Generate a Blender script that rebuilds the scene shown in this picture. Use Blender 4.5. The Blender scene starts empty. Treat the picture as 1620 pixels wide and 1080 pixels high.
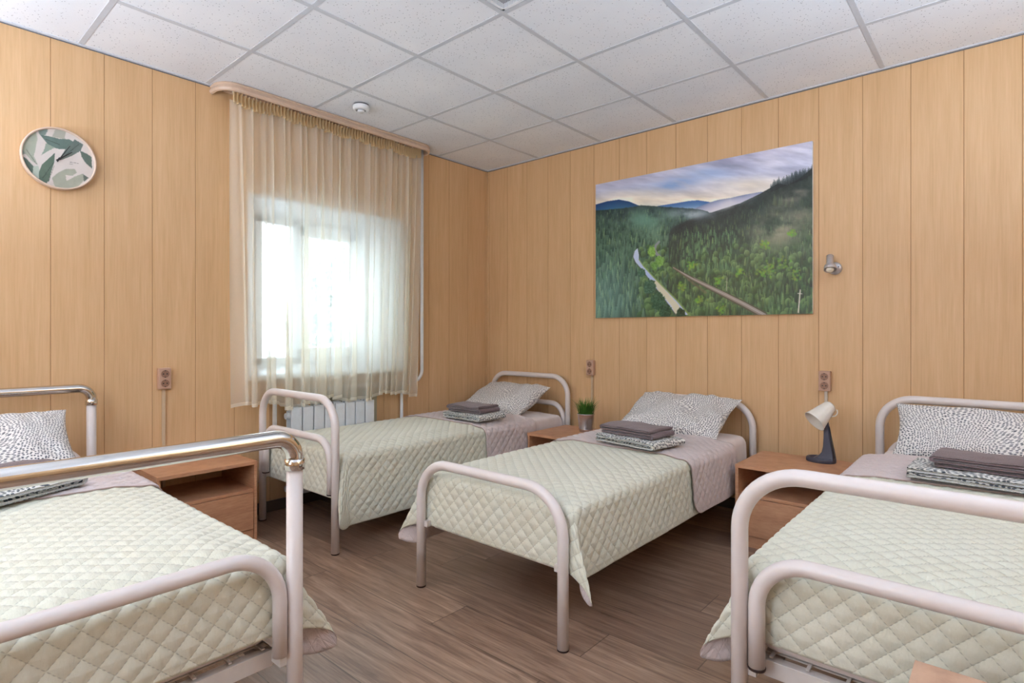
import bpy, bmesh, math, random
import numpy as np
from mathutils import Vector, Matrix, noise as mnoise
PI = math.pi
random.seed(7)
C = bpy.context.scene.collection
SC = bpy.context.scene

# ------------------------------------------------------------------ camera, world, light, exposure
CAM_Z = 1.13
cd = bpy.data.cameras.new('camera'); cam = bpy.data.objects.new('camera', cd); C.objects.link(cam)
cam.location = (3.4974, -3.7158, CAM_Z); cam.rotation_euler = (PI/2, 0, 0.7252)
cd.sensor_width = 36; cd.lens = 36*898.6/1620
cd.shift_x = (810-798.1)/1620; cd.shift_y = -(540-526.15)/1620
cd.clip_start = 0.02
SC.camera = cam
SC.view_settings.view_transform = 'Standard'; SC.view_settings.look = 'None'
SC.view_settings.gamma = 1; SC.view_settings.use_curve_mapping = False
SC.view_settings.exposure = 0.50
w = bpy.data.worlds.new('sky'); SC.world = w; w.use_nodes = True
wn = w.node_tree; bg = wn.nodes['Background']
tc = wn.nodes.new('ShaderNodeTexCoord'); sp = wn.nodes.new('ShaderNodeSeparateXYZ')
wr = wn.nodes.new('ShaderNodeValToRGB')
wr.color_ramp.elements[0].position = 0.45; wr.color_ramp.elements[0].color = (.62, .72, .84, 1)
wr.color_ramp.elements[1].position = 0.56; wr.color_ramp.elements[1].color = (.72, .86, 1, 1)
mr = wn.nodes.new('ShaderNodeMapRange'); mr.inputs[1].default_value = -1; mr.inputs[2].default_value = 1
wn.links.new(tc.outputs['Generated'], sp.inputs[0]); wn.links.new(sp.outputs[2], mr.inputs[0])
wn.links.new(mr.outputs[0], wr.inputs[0]); wn.links.new(wr.outputs[0], bg.inputs[0])
bg.inputs[1].default_value = 9.0

def area(name, loc, rot, sx, sy, power, col=(1, 1, 1), portal=False):
    l = bpy.data.lights.new(name, 'AREA'); l.shape = 'RECTANGLE'; l.size = sx; l.size_y = sy
    l.energy = power; l.color = col
    if portal: l.cycles.is_portal = True
    o = bpy.data.objects.new(name, l); C.objects.link(o); o.location = loc; o.rotation_euler = rot
    return o
# daylight enters through the openings of the room: the curtained window and a small fill window added behind the camera
area('portal_window', (-.30, -1.58, 1.41), (0, -PI/2, 0), 1.05, .86, 10, portal=True)
area('portal_added_window', (2.4, -5.31, 1.55), (PI/2, 0, 0), 1.0, 1.1, 10, portal=True)

# three fill lights added out of view, aimed up to brighten the ceiling
ADDED_UPLIGHTS = [((4.2, -1.9), 40, 'by the right wall'), ((2.3, -4.7), 42, 'under the added rear window'), ((.55, -4.75), 42, 'beside the chrome-railed bed')]
for (ux, uy), pw, where in ADDED_UPLIGHTS:
    area('added_uplight', (ux, uy, 1.50), (PI, 0, 0), .3, .3, pw, (.64, .80, 1))

# ------------------------------------------------------------------ helpers
def link(o): C.objects.link(o); return o
def props(o, label=None, cat=None, group=None, kind=None):
    if label: o['label'] = label
    if cat: o['category'] = cat
    if group: o['group'] = group
    if kind: o['kind'] = kind
    return o
def empty(name, loc=(0, 0, 0), rz=0, label=None, cat=None, group=None):
    o = bpy.data.objects.new(name, None); o.empty_display_size = .05
    o.location = loc; o.rotation_euler = (0, 0, rz); link(o)
    return props(o, label, cat, group)
def finish(name, bm, mat, parent=None, smooth=False, loc=None):
    me = bpy.data.meshes.new(name)
    bmesh.ops.recalc_face_normals(bm, faces=bm.faces[:])
    bm.to_mesh(me); bm.free()
    if smooth:
        for p in me.polygons: p.use_smooth = True
    mats = mat if isinstance(mat, (list, tuple)) else [mat]
    for m in mats: me.materials.append(m)
    o = bpy.data.objects.new(name, me); link(o)
    if parent: o.parent = parent
    if loc: o.location = loc
    return o
def raw(name, verts, faces, mat, parent=None, smooth=True, uvs=None, colors=None):
    me = bpy.data.meshes.new(name)
    me.from_pydata([tuple(v) for v in verts], [], [tuple(f) for f in faces]); me.update()
    if smooth: me.polygons.foreach_set('use_smooth', [True]*len(me.polygons))
    if uvs is not None:
        ul = me.uv_layers.new(name='UVMap')
        idx = np.zeros(len(me.loops), dtype=np.int32); me.loops.foreach_get('vertex_index', idx)
        ul.data.foreach_set('uv', np.asarray(uvs, dtype=np.float32)[idx].ravel())
    if colors is not None:
        at = me.color_attributes.new('paint', 'FLOAT_COLOR', 'POINT')
        at.data.foreach_set('color', np.asarray(colors, dtype=np.float32).ravel())
    for m in (mat if isinstance(mat, (list, tuple)) else [mat]): me.materials.append(m)
    o = bpy.data.objects.new(name, me); link(o)
    if parent: o.parent = parent
    return o
def grid_faces(nu, nv):   # vertex index = i*nv + j
    i = np.arange(nu-1)[:, None]; j = np.arange(nv-1)[None, :]
    a = (i*nv+j).ravel()
    return np.stack([a, a+nv, a+nv+1, a+1], 1)
def box(bm, x0, x1, y0, y1, z0, z1, bev=0, mi=0, seg=2):
    t = bmesh.new()
    bmesh.ops.create_cube(t, size=1)
    for v in t.verts:
        v.co = Vector(((x0+x1)/2+v.co.x*(x1-x0), (y0+y1)/2+v.co.y*(y1-y0), (z0+z1)/2+v.co.z*(z1-z0)))
    if bev: bmesh.ops.bevel(t, geom=t.edges[:], offset=bev, segments=seg, affect='EDGES', profile=.5)
    for f in t.faces: f.material_index = mi
    me = bpy.data.meshes.new('tmp'); t.to_mesh(me); t.free()
    bm.from_mesh(me); bpy.data.meshes.remove(me)
def bxo(name, dims, mat, parent=None, bev=0):
    bm = bmesh.new(); box(bm, *dims, bev=bev); return finish(name, bm, mat, parent)
def tube(bm, pts, r, n=20, caps=True, radii=None):
    pts = [Vector(p) for p in pts]; N = len(pts); rings = []
    tan = []
    for i in range(N):
        a = pts[max(i-1, 0)]; b = pts[min(i+1, N-1)]; tan.append((b-a).normalized())
    up = Vector((0, 0, 1)) if abs(tan[0].z) < .9 else Vector((0, 1, 0))
    nrm = tan[0].cross(up).normalized()
    for i in range(N):
        nrm = (nrm-tan[i]*nrm.dot(tan[i])).normalized(); bn = tan[i].cross(nrm)
        rr = radii[i] if radii else r
        rings.append([bm.verts.new(pts[i]+(nrm*math.cos(2*PI*k/n)+bn*math.sin(2*PI*k/n))*rr) for k in range(n)])
    for i in range(N-1):
        for k in range(n):
            f = bm.faces.new((rings[i][k], rings[i][(k+1) % n], rings[i+1][(k+1) % n], rings[i+1][k])); f.smooth = True
    if caps:
        bm.faces.new(rings[0][::-1]); bm.faces.new(rings[-1])
def lathe(bm, prof, n=32, M=None, caps=False):
    M = M or Matrix.Identity(4); rings = []
    for r, z in prof:
        rings.append([bm.verts.new(M @ Vector((r*math.cos(2*PI*k/n), r*math.sin(2*PI*k/n), z))) for k in range(n)])
    for i in range(len(rings)-1):
        for k in range(n):
            f = bm.faces.new((rings[i][k], rings[i][(k+1) % n], rings[i+1][(k+1) % n], rings[i+1][k])); f.smooth = True
    if caps: bm.faces.new(rings[0][::-1]); bm.faces.new(rings[-1])
def loop_pts(x0, x1, zt, zb, R, y=0, n=10):
    """inverted U in the plane y, with rounded upper corners"""
    p = [(x0, y, zb), (x0, y, zt-R)]
    for k in range(1, n+1):
        a = PI - k/n*PI/2; p.append((x0+R+R*math.cos(a), y, zt-R+R*math.sin(a)))
    p.append(((x0+x1)/2, y, zt))
    for k in range(0, n+1):
        a = PI/2 - k/n*PI/2; p.append((x1-R+R*math.cos(a), y, zt-R+R*math.sin(a)))
    p.append((x1, y, zb)); return p
def sr(c):   # sRGB 0-255 -> linear rgba
    return tuple(((v/255)/12.92 if v/255 <= .04045 else ((v/255+.055)/1.055)**2.4) for v in c)+(1,)

# ------------------------------------------------------------------ materials
class NT:
    def __init__(s, name, rough=.5, spec=.5, metal=0, color=None):
        s.m = bpy.data.materials.new(name); s.m.use_nodes = True; s.t = s.m.node_tree
        s.b = s.t.nodes['Principled BSDF']; s.out = s.t.nodes['Material Output']
        s.b.inputs['Roughness'].default_value = rough; s.b.inputs['Metallic'].default_value = metal
        s.b.inputs['Specular IOR Level'].default_value = spec
        if color: s.b.inputs['Base Color'].default_value = color
    def n(s, typ, **kw):
        nd = s.t.nodes.new('ShaderNode'+typ)
        for k, v in kw.items():
            if k.startswith('_'): setattr(nd, k[1:], v)
        return nd
    def L(s, a, b): s.t.links.new(a, b)
    def set(s, sock, v):
        if hasattr(v, 'is_linked') or hasattr(v, 'links'): s.L(v, sock)
        else: sock.default_value = v
    def math(s, op, a, b=0, c=0):
        nd = s.n('Math', _operation=op)
        for i, v in enumerate((a, b, c)): s.set(nd.inputs[i], v)
        return nd.outputs[0]
    def mix(s, f, a, b, blend='MIX'):
        nd = s.n('Mix', _data_type='RGBA', _blend_type=blend)
        s.set(nd.inputs[0], f); s.set(nd.inputs[6], a); s.set(nd.inputs[7], b); return nd.outputs[2]
    def coord(s, which='Object', scale=(1, 1, 1), loc=(0, 0, 0), rot=(0, 0, 0)):
        tcn = s.n('TexCoord'); mp = s.n('Mapping')
        mp.inputs['Scale'].default_value = scale; mp.inputs['Location'].default_value = loc; mp.inputs['Rotation'].default_value = rot
        s.L(tcn.outputs[which], mp.inputs[0]); return mp.outputs[0]
    def noise(s, vec, scale=5, detail=3, rough=.5, dist=0, out=0):
        nd = s.n('TexNoise'); s.L(vec, nd.inputs['Vector']); nd.inputs['Scale'].default_value = scale
        nd.inputs['Detail'].default_value = detail; nd.inputs['Roughness'].default_value = rough; nd.inputs['Distortion'].default_value = dist
        return nd.outputs[out]
    def ramp(s, f, stops):
        nd = s.n('ValToRGB'); s.set(nd.inputs[0], f); e = nd.color_ramp.elements
        while len(e) < len(stops): e.new(.5)
        for el, (p, c) in zip(e, stops): el.position = p; el.color = c if len(c) == 4 else tuple(c)+(1,)
        return nd.outputs[0]
    def bump(s, h, strength=.3, dist=.002):
        nd = s.n('Bump'); nd.inputs['Strength'].default_value = strength; nd.inputs['Distance'].default_value = dist
        s.set(nd.inputs['Height'], h); s.L(nd.outputs[0], s.b.inputs['Normal']); return nd
    def sep(s, vec):
        nd = s.n('SeparateXYZ'); s.L(vec, nd.inputs[0]); return nd.outputs
    def comb(s, x, y, z):
        nd = s.n('CombineXYZ')
        for i, v in enumerate((x, y, z)): s.set(nd.inputs[i], v)
        return nd.outputs[0]
    def base(s, v): s.L(v, s.b.inputs['Base Color'])

def plain(name, rgb, rough=.5, metal=0, spec=.5, var=.04, vscale=30, bump=0):
    m = NT(name, rough, spec, metal); c = sr(rgb)
    v = m.noise(m.coord(), vscale, 4)
    m.base(m.ramp(v, [(.25, tuple(x*(1-var) for x in c[:3])), (.75, tuple(min(1, x*(1+var)) for x in c[:3]))]))
    if bump: m.bump(v, bump, .001)
    return m.m

def wall_panel_mat(name, axis, off, pitch, tone=1.0):
    """wood-look laminate boards, each board a slightly different print"""
    m = NT(name, .42, .35); co = m.coord(); s = m.sep(co)
    h = s[0] if axis == 'x' else s[1]
    bid = m.math('FLOOR', m.math('DIVIDE', m.math('SUBTRACT', h, off), pitch))
    rnd = m.n('TexWhiteNoise', _noise_dimensions='1D'); m.L(bid, rnd.inputs['W'])
    hz = m.math('ADD', h, m.math('MULTIPLY', rnd.outputs[0], 7.3))
    zz = m.math('ADD', s[2], m.math('MULTIPLY', rnd.outputs[0], 31.0))
    fine = m.noise(m.comb(m.math('MULTIPLY', hz, 150), 0, m.math('MULTIPLY', zz, 5)), 1, 4, .62)
    broad = m.noise(m.comb(m.math('MULTIPLY', hz, 14), 0, m.math('MULTIPLY', zz, 1.1)), 1, 3, .5, .6)
    fl = m.noise(m.comb(m.math('MULTIPLY', hz, 60), 3, m.math('MULTIPLY', zz, 2.2)), 1, 2, .5, .3)
    fac = m.math('ADD', m.math('MULTIPLY', fine, .42), m.math('ADD', m.math('MULTIPLY', broad, .33), m.math('MULTIPLY', fl, .25)))
    k = tone
    def c(r, g, b): q = sr((r, g, b)); return tuple(x*k for x in q[:3])
    col = m.ramp(fac, [(.28, c(202, 161, 116)), (.45, c(217, 177, 132)), (.57, c(224, 185, 141)), (.74, c(232, 196, 154))])
    col = m.mix(m.math('MULTIPLY', rnd.outputs[0], .16), col, c(206, 168, 126)+(1,))
    m.base(col); m.bump(fine, .08, .0006); return m.m

M = {}
M['wall_b'] = wall_panel_mat('wood_panel_picture_wall', 'x', .0176, .2208)
M['wall_a'] = wall_panel_mat('wood_panel_window_wall', 'y', -.0289, .2201)
M['wood_trim'] = wall_panel_mat('wood_panel_moulding', 'x', -.5, 3)
M['groove'] = plain('panel_groove', (184, 138, 94), .6)

def floor_mat():
    m = NT('laminate_floor', .30, .5); s = m.sep(m.coord())
    row = m.math('FLOOR', m.math('DIVIDE', m.math('ADD', s[1], 2.2555), .1975))
    r1 = m.n('TexWhiteNoise', _noise_dimensions='1D'); m.L(row, r1.inputs['W'])
    xs = m.math('ADD', s[0], m.math('MULTIPLY', r1.outputs[0], 1.285))
    colid = m.math('FLOOR', m.math('DIVIDE', xs, 1.285))
    r2 = m.n('TexWhiteNoise', _noise_dimensions='2D'); m.L(m.comb(row, colid, 0), r2.inputs['Vector'])
    px = m.math('ADD', s[0], m.math('MULTIPLY', r2.outputs[0], 19)); py = m.math('ADD', s[1], m.math('MULTIPLY', r2.outputs[0], 11))
    fine = m.noise(m.comb(m.math('MULTIPLY', px, 5), m.math('MULTIPLY', py, 90), 0), 1, 5, .65, .2)
    fig = m.noise(m.comb(m.math('MULTIPLY', px, 1.6), m.math('MULTIPLY', py, 16), 0), 1, 4, .55, 1.4)
    crack = m.noise(m.comb(m.math('MULTIPLY', px, 2.2), m.math('MULTIPLY', py, 34), 5), 1, 2, .5, .8)
    fac = m.math('ADD', m.math('MULTIPLY', fine, .45), m.math('MULTIPLY', fig, .55))
    col = m.ramp(fac, [(.28, sr((90, 69, 56))[:3]), (.44, sr((141, 112, 92))[:3]), (.55, sr((170, 139, 116))[:3]), (.70, sr((200, 170, 146))[:3])])
    col = m.mix(m.math('MULTIPLY', r2.outputs[0], .55), col, sr((112, 86, 72)))
    dark = m.ramp(crack, [(.26, (.4, .37, .35)), (.34, (1, 1, 1))])
    col = m.mix(.8, col, dark, 'MULTIPLY')
    def seam(v, pitch, wd):
        f = m.math('FRACT', m.math('DIVIDE', v, pitch)); d = m.math('MINIMUM', f, m.math('SUBTRACT', 1, f))
        return m.math('LESS_THAN', d, wd/pitch)
    sm = m.math('MAXIMUM', seam(m.math('ADD', s[1], 2.2555), .1975, .0019), seam(xs, 1.285, .0019))
    col = m.mix(m.math('MULTIPLY', sm, .6), col, sr((60, 44, 36)))
    m.base(col); m.bump(m.math('SUBTRACT', fine, m.math('MULTIPLY', sm, 1.2)), .12, .001); return m.m
M['floor'] = floor_mat()

def ceil_mat():
    m = NT('mineral_fibre_tile', .95, .1); co = m.coord()
    v = m.n('TexVoronoi'); v.feature = 'F1'; v.inputs['Scale'].default_value = 62; v.inputs['Randomness'].default_value = 1; m.L(co, v.inputs['Vector'])
    rad = m.math('ADD', .07, m.math('MULTIPLY', m.noise(co, 90, 1), .16))
    hole = m.math('LESS_THAN', v.outputs['Distance'], rad)
    v2 = m.n('TexVoronoi'); v2.inputs['Scale'].default_value = 150; m.L(co, v2.inputs['Vector'])
    pin = m.math('LESS_THAN', v2.outputs['Distance'], .16)
    tone = m.ramp(m.noise(co, 3, 2), [(.3, sr((238, 240, 246))[:3]), (.7, sr((246, 247, 251))[:3])])
    col = m.mix(m.math('MULTIPLY', hole, .62), tone, sr((110, 112, 122)))
    col = m.mix(m.math('MULTIPLY', pin, .14), col, sr((150, 152, 160)))
    m.base(col); m.bump(m.math('SUBTRACT', 1, m.math('MAXIMUM', hole, pin)), .25, .001); return m.m
M['tile'] = ceil_mat()
M['tbar'] = plain('ceiling_grid_bar', (206, 209, 216), .5)
M['dark_edge'] = plain('dark_grey_edge', (110, 110, 116), .7)
M['baseboard'] = plain('dark_baseboard', (84, 74, 68), .5)
M['white_pvc'] = plain('white_pvc', (238, 240, 244), .35)
M['paint_white'] = plain('white_powder_coat', (226, 216, 212), .28, spec=.5, var=.02)
M['radiator'] = plain('radiator_enamel', (222, 226, 230), .35)
M['chrome'] = plain('polished_chrome', (215, 212, 208), .09, metal=1, var=.01)
M['black'] = plain('black_plastic', (28, 27, 28), .5)
M['cap'] = plain('brown_rubber_cap', (62, 42, 38), .6)
M['socket'] = plain('socket_beige_brown', (196, 158, 136), .4)
M['socket_dark'] = plain('socket_recess', (150, 112, 92), .5)
M['duct'] = plain('cable_channel', (202, 176, 146), .5)
M['duct_grey'] = plain('cable_channel_pale', (206, 194, 180), .5)
M['lamp_dark'] = plain('slate_plastic', (66, 66, 80), .42)
M['lamp_white'] = plain('ivory_plastic', (232, 226, 216), .45)
M['silver'] = plain('silver_paint', (196, 192, 194), .3, metal=.55)
M['bulb'] = plain('frosted_bulb', (236, 228, 214), .25)
M['zinc'] = plain('zinc_bucket', (198, 196, 200), .24, metal=.9, var=.05)
M['soil'] = plain('dark_moss', (38, 44, 26), .9)
M['cornice'] = plain('curtain_rail_plastic', (214, 186, 164), .4)
M['foil'] = plain('heat_foil', (176, 172, 150), .4)
M['grill'] = plain('louvre_grey', (120, 122, 134), .5)
M['steel'] = plain('bed_steel', (214, 206, 200), .35)

def cabinet_mat(name, a, b, c):
    m = NT(name, .38, .4); s = m.sep(m.coord())
    u = m.math('ADD', s[0], s[2]); v = s[1]
    fine = m.noise(m.comb(m.math('MULTIPLY', s[0], 18), m.math('MULTIPLY', v, 18), m.math('MULTIPLY', s[2], 120)), 1, 4, .6)
    broad = m.noise(m.comb(m.math('MULTIPLY', s[0], 2), m.math('MULTIPLY', v, 2), m.math('MULTIPLY', s[2], 16)), 1, 3, .5, .8)
    f = m.math('ADD', m.math('MULTIPLY', fine, .5), m.math('MULTIPLY', broad, .5))
    m.base(m.ramp(f, [(.32, sr(a)[:3]), (.5, sr(b)[:3]), (.68, sr(c)[:3])])); m.bump(fine, .05, .0005); return m.m
M['cabinet'] = cabinet_mat('alder_laminate', (178, 124, 90), (198, 145, 109), (212, 163, 127))
M['oak'] = cabinet_mat('light_oak_laminate', (170, 132, 108), (196, 158, 132), (214, 178, 150))

CELL = .041
def quilt_mat(name, rgb, rgb2, stitch_amt=.35):
    m = NT(name, .72, .25); uv = m.coord('UV'); s = m.sep(uv)
    a = m.math('DIVIDE', m.math('ADD', s[0], s[1]), CELL*1.41421); b = m.math('DIVIDE', m.math('SUBTRACT', s[0], s[1]), CELL*1.41421)
    fa = m.math('ABSOLUTE', m.math('SUBTRACT', m.math('FRACT', a), .5)); fb = m.math('ABSOLUTE', m.math('SUBTRACT', m.math('FRACT', b), .5))
    edge = m.math('MAXIMUM', fa, fb)                       # .5 on a seam
    seam = m.math('GREATER_THAN', edge, .472)
    dash = m.math('LESS_THAN', m.math('FRACT', m.math('MULTIPLY', s[1], 1/.0085)), .5)
    st = m.math('MULTIPLY', seam, dash)
    ws = m.noise(uv, 160, 4, .6); big = m.noise(uv, 9, 3)
    wr1 = m.noise(m.comb(m.math('MULTIPLY', s[0], 1.0), m.math('MULTIPLY', s[1], .35), 0), 150, 3, .5, .5)
    col = m.ramp(m.math('ADD', m.math('MULTIPLY', ws, .5), m.math('MULTIPLY', big, .5)), [(.3, sr(rgb2)[:3]), (.7, sr(rgb)[:3])])
    col = m.mix(m.math('MULTIPLY', st, stitch_amt), col, tuple(x*.35 for x in sr(rgb)[:3])+(1,))
    m.base(col)
    puff = m.math('POWER', m.math('SUBTRACT', 1, m.math('MULTIPLY', edge, 2)), .45)
    m.bump(m.math('ADD', puff, m.math('MULTIPLY', wr1, .55)), .6, .004)
    m.b.inputs['Sheen Weight'].default_value = .25; m.b.inputs['Sheen Roughness'].default_value = .4
    return m.m
M['quilt'] = quilt_mat('quilted_pale_green_cotton', (222, 220, 204), (213, 211, 192))
M['quilt_back'] = quilt_mat('quilted_lilac_taupe_lining', (216, 202, 200), (204, 189, 187), .15)
M['piping'] = plain('taupe_binding', (170, 148, 140), .8)
def cloth_mat(name, rgb, rgb2, sc=60, b=.3):
    m = NT(name, .85, .2); uv = m.coord()
    n1 = m.noise(uv, sc, 5, .6); n2 = m.noise(uv, 700, 2)
    m.base(m.ramp(n1, [(.3, sr(rgb2)[:3]), (.7, sr(rgb)[:3])])); m.bump(m.math('ADD', n1, m.math('MULTIPLY', n2, .4)), b, .004)
    m.b.inputs['Sheen Weight'].default_value = .3
    return m.m
M['sheet'] = cloth_mat('pink_white_sheet', (244, 233, 230), (236, 223, 219), 14, .25)
M['towel'] = cloth_mat('taupe_terry', (132, 112, 114), (112, 93, 96), 220, .8)
def dots_mat(name, scale, bgc, dotc, size=.33, jitter=.5):
    m = NT(name, .85, .2); uv = m.coord('UV')
    warp = m.noise(uv, 3.2, 1, .4, 0, 1)
    wv = m.n('VectorMath', _operation='MULTIPLY_ADD'); m.L(warp, wv.inputs[0]); wv.inputs[1].default_value = (.22, .22, 0); m.L(uv, wv.inputs[2])
    mp = m.n('Mapping'); mp.inputs['Scale'].default_value = (.8, 1.25, 1); m.L(wv.outputs[0], mp.inputs[0])
    v = m.n('TexVoronoi'); v.voronoi_dimensions = '2D'; v.inputs['Scale'].default_value = scale; v.inputs['Randomness'].default_value = jitter
    m.L(mp.outputs[0], v.inputs['Vector'])
    d = m.math('SMOOTH_MIN', v.outputs['Distance'], 1, 0)
    f = m.ramp(v.outputs['Distance'], [(size-.04, (1, 1, 1)), (size+.04, (0, 0, 0))])
    m.base(m.mix(f, sr(bgc), sr(dotc)))
    m.bump(m.noise(uv, 14, 4, .6, .6), .35, .006); return m.m
M['dots'] = dots_mat('dotted_pillowcase', 112, (234, 230, 226), (100, 101, 108), .32)
M['dots_big'] = dots_mat('dotted_linen', 72, (228, 226, 220), (66, 72, 80), .34)

def curtain_mat(name, rgb, op, trans=.5):
    m = NT(name); t = m.t; t.nodes.remove(m.b)
    uv = m.coord('UV'); s = m.sep(uv)
    d = m.n('BsdfDiffuse'); tl = m.n('BsdfTranslucent'); tp = m.n('BsdfTransparent'); mx = m.n('MixShader'); mx2 = m.n('MixShader')
    weave = m.noise(m.comb(m.math('MULTIPLY', s[0], 900), m.math('MULTIPLY', s[1], 60), 0), 1, 2)
    col = m.ramp(weave, [(.3, tuple(x*.95 for x in sr(rgb)[:3])), (.7, sr(rgb)[:3])])
    m.L(col, d.inputs[0]); m.L(col, tl.inputs[0]); tp.inputs[0].default_value = (1, .99, .965, 1)
    mx.inputs[0].default_value = trans; m.L(d.outputs[0], mx.inputs[1]); m.L(tl.outputs[0], mx.inputs[2])
    hem = m.math('LESS_THAN', s[1], .022); fac = m.math('MINIMUM', m.math('ADD', op, m.math('MULTIPLY', hem, .25)), .97)
    m.L(fac, mx2.inputs[0]); m.L(tp.outputs[0], mx2.inputs[1]); m.L(mx.outputs[0], mx2.inputs[2])
    m.L(mx2.outputs[0], m.out.inputs[0]); return m.m
M['voile'] = curtain_mat('cream_voile', (255, 251, 240), .56, .5)
M['voile_tape'] = curtain_mat('gathered_voile_heading', (240, 220, 182), .93, .4)
def glass_mat():
    m = NT('window_glass'); t = m.t; t.nodes.remove(m.b)
    g = m.n('BsdfGlossy'); g.inputs['Roughness'].default_value = .02; tp = m.n('BsdfTransparent'); tp.inputs[0].default_value = (.93, .96, .96, 1)
    mx = m.n('MixShader'); lw = m.n('Fresnel'); lw.inputs[0].default_value = 1.35
    m.L(lw.outputs[0], mx.inputs[0]); m.L(tp.outputs[0], mx.inputs[1]); m.L(g.outputs[0], mx.inputs[2]); m.L(mx.outputs[0], m.out.inputs[0]); return m.m
M['glass'] = glass_mat()
def paint_mat(name, rough=.35, spec=.4):
    m = NT(name, rough, spec); a = m.n('VertexColor'); a.layer_name = 'paint'; m.base(a.outputs[0]); return m.m
M['mural'] = paint_mat('printed_landscape', .3, .45)
M['clockface'] = paint_mat('printed_leaf_dial', .4)
def leaf_mat(name, a, b):
    m = NT(name, .8, .2); v = m.noise(m.coord(), 2.5, 5); m.base(m.ramp(v, [(.3, sr(a)[:3]), (.7, sr(b)[:3])])); return m.m
M['grassblade'] = leaf_mat('grass_blade_green', (44, 84, 30), (98, 146, 58))
M['foliage'] = leaf_mat('haze_paled_foliage', (120, 136, 136), (156, 170, 168))  # leaf colour paled to grey-blue to stand in for haze
M['bark'] = plain('bark', (92, 80, 68), .9)
M['bounce_ground'] = leaf_mat('pale_bounce_surface', (196, 200, 204), (214, 216, 220))  # outside ground kept pale to bounce daylight up into the room

# ------------------------------------------------------------------ room shell
CEIL = 2.578; XR = 4.8; YB = -5.2
PB, OB = .2208, .0176
PA, OA = .2201, -.0289
WY0, WY1, WZ0, WZ1 = -2.13, -.97, .865, 1.975     # window opening in the wall (world y, z)

def panel_wall(name, along, lo, hi, off, pitch, mat, opening=None, normal=1, fixed=0):
    """wall sheet of vertical boards with real V grooves; 'along' is x or y, fixed is the other coordinate"""
    g, dep = .0016, .002
    us = [(lo, 0)]
    k = math.ceil((lo-off)/pitch)
    while off+k*pitch < hi:
        u = off+k*pitch
        if u-g > lo and u+g < hi: us += [(u-g, 0), (u, dep), (u+g, 0)]
        k += 1
    us.append((hi, 0))
    if opening:
        a, b, z0, z1 = opening
        us += [(a, 0), (b, 0)]; us.sort()
        us = [q for i, q in enumerate(us) if q[0] in (a, b, lo, hi) or min(abs(q[0]-a), abs(q[0]-b)) > .004]
        zs = [0, z0, z1, CEIL+.01]
    else: zs = [0, CEIL+.01]
    V, F, FI = [], [], []
    for u, d in us:
        for z in zs:
            q = fixed-normal*d
            V.append((u, q, z) if along == 'x' else (q, u, z))
    nz = len(zs)
    for i in range(len(us)-1):
        for j in range(nz-1):
            if opening and j == 1 and us[i][0] >= opening[0]-1e-6 and us[i+1][0] <= opening[1]+1e-6: continue
            F.append((i*nz+j, (i+1)*nz+j, (i+1)*nz+j+1, i*nz+j+1)); FI.append(i)
    ob = raw(name, V, F, [mat, M['groove']], smooth=False)
    k = [1 if (us[i][1] or us[i+1][1]) else 0 for i in FI]; ob.data.polygons.foreach_set('material_index', k); return ob
def structure(o): o['kind'] = 'structure'; return o
structure(panel_wall('wall_back', 'x', 0, XR, OB, PB, M['wall_b'], None, -1, 0))
structure(panel_wall('wall_left', 'y', YB, 0, OA, PA, M['wall_a'], (WY0, WY1, WZ0, WZ1), 1, 0))
structure(panel_wall('wall_right', 'y', YB, 0, OA, PA, M['wall_a'], None, -1, XR))
structure(panel_wall('wall_front', 'x', 0, XR, OB, PB, M['wall_b'], (1.9, 2.9, 1.0, 2.1), 1, YB))
# masonry behind the cladding so that light only enters through openings
def shell():
    bm = bmesh.new(); T = .30
    box(bm, -T-.02, -.012, YB-T, WY0, -.05, CEIL+.2); box(bm, -T-.02, -.012, WY1, T, -.05, CEIL+.2)
    box(bm, -T-.02, -.012, WY0, WY1, -.05, WZ0-.02); box(bm, -T-.02, -.012, WY0, WY1, WZ1+.01, CEIL+.2)
    structure(finish('wall_left_masonry', bm, M['white_pvc']))
    bm = bmesh.new(); box(bm, -T, XR+T, .012, T, -.05, CEIL+.2); structure(finish('wall_back_masonry', bm, M['white_pvc']))
    bm = bmesh.new()
    box(bm, XR+.012, XR+.1, YB, 0, -.05, CEIL+.2)
    structure(finish('wall_right_masonry', bm, M['white_pvc']))
    bm = bmesh.new()
    box(bm, 0, 1.9, YB-.1, YB-.012, -.05, CEIL+.2); box(bm, 2.9, XR, YB-.1, YB-.012, -.05, CEIL+.2)
    box(bm, 1.9, 2.9, YB-.1, YB-.012, -.05, 1.0); box(bm, 1.9, 2.9, YB-.1, YB-.012, 2.1, CEIL+.2)
    structure(finish('wall_front_masonry', bm, M['white_pvc']))
shell()
bm = bmesh.new(); box(bm, -.05, XR+.1, YB-.1, .05, -.06, 0); structure(finish('floor', bm, M['floor']))
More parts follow.
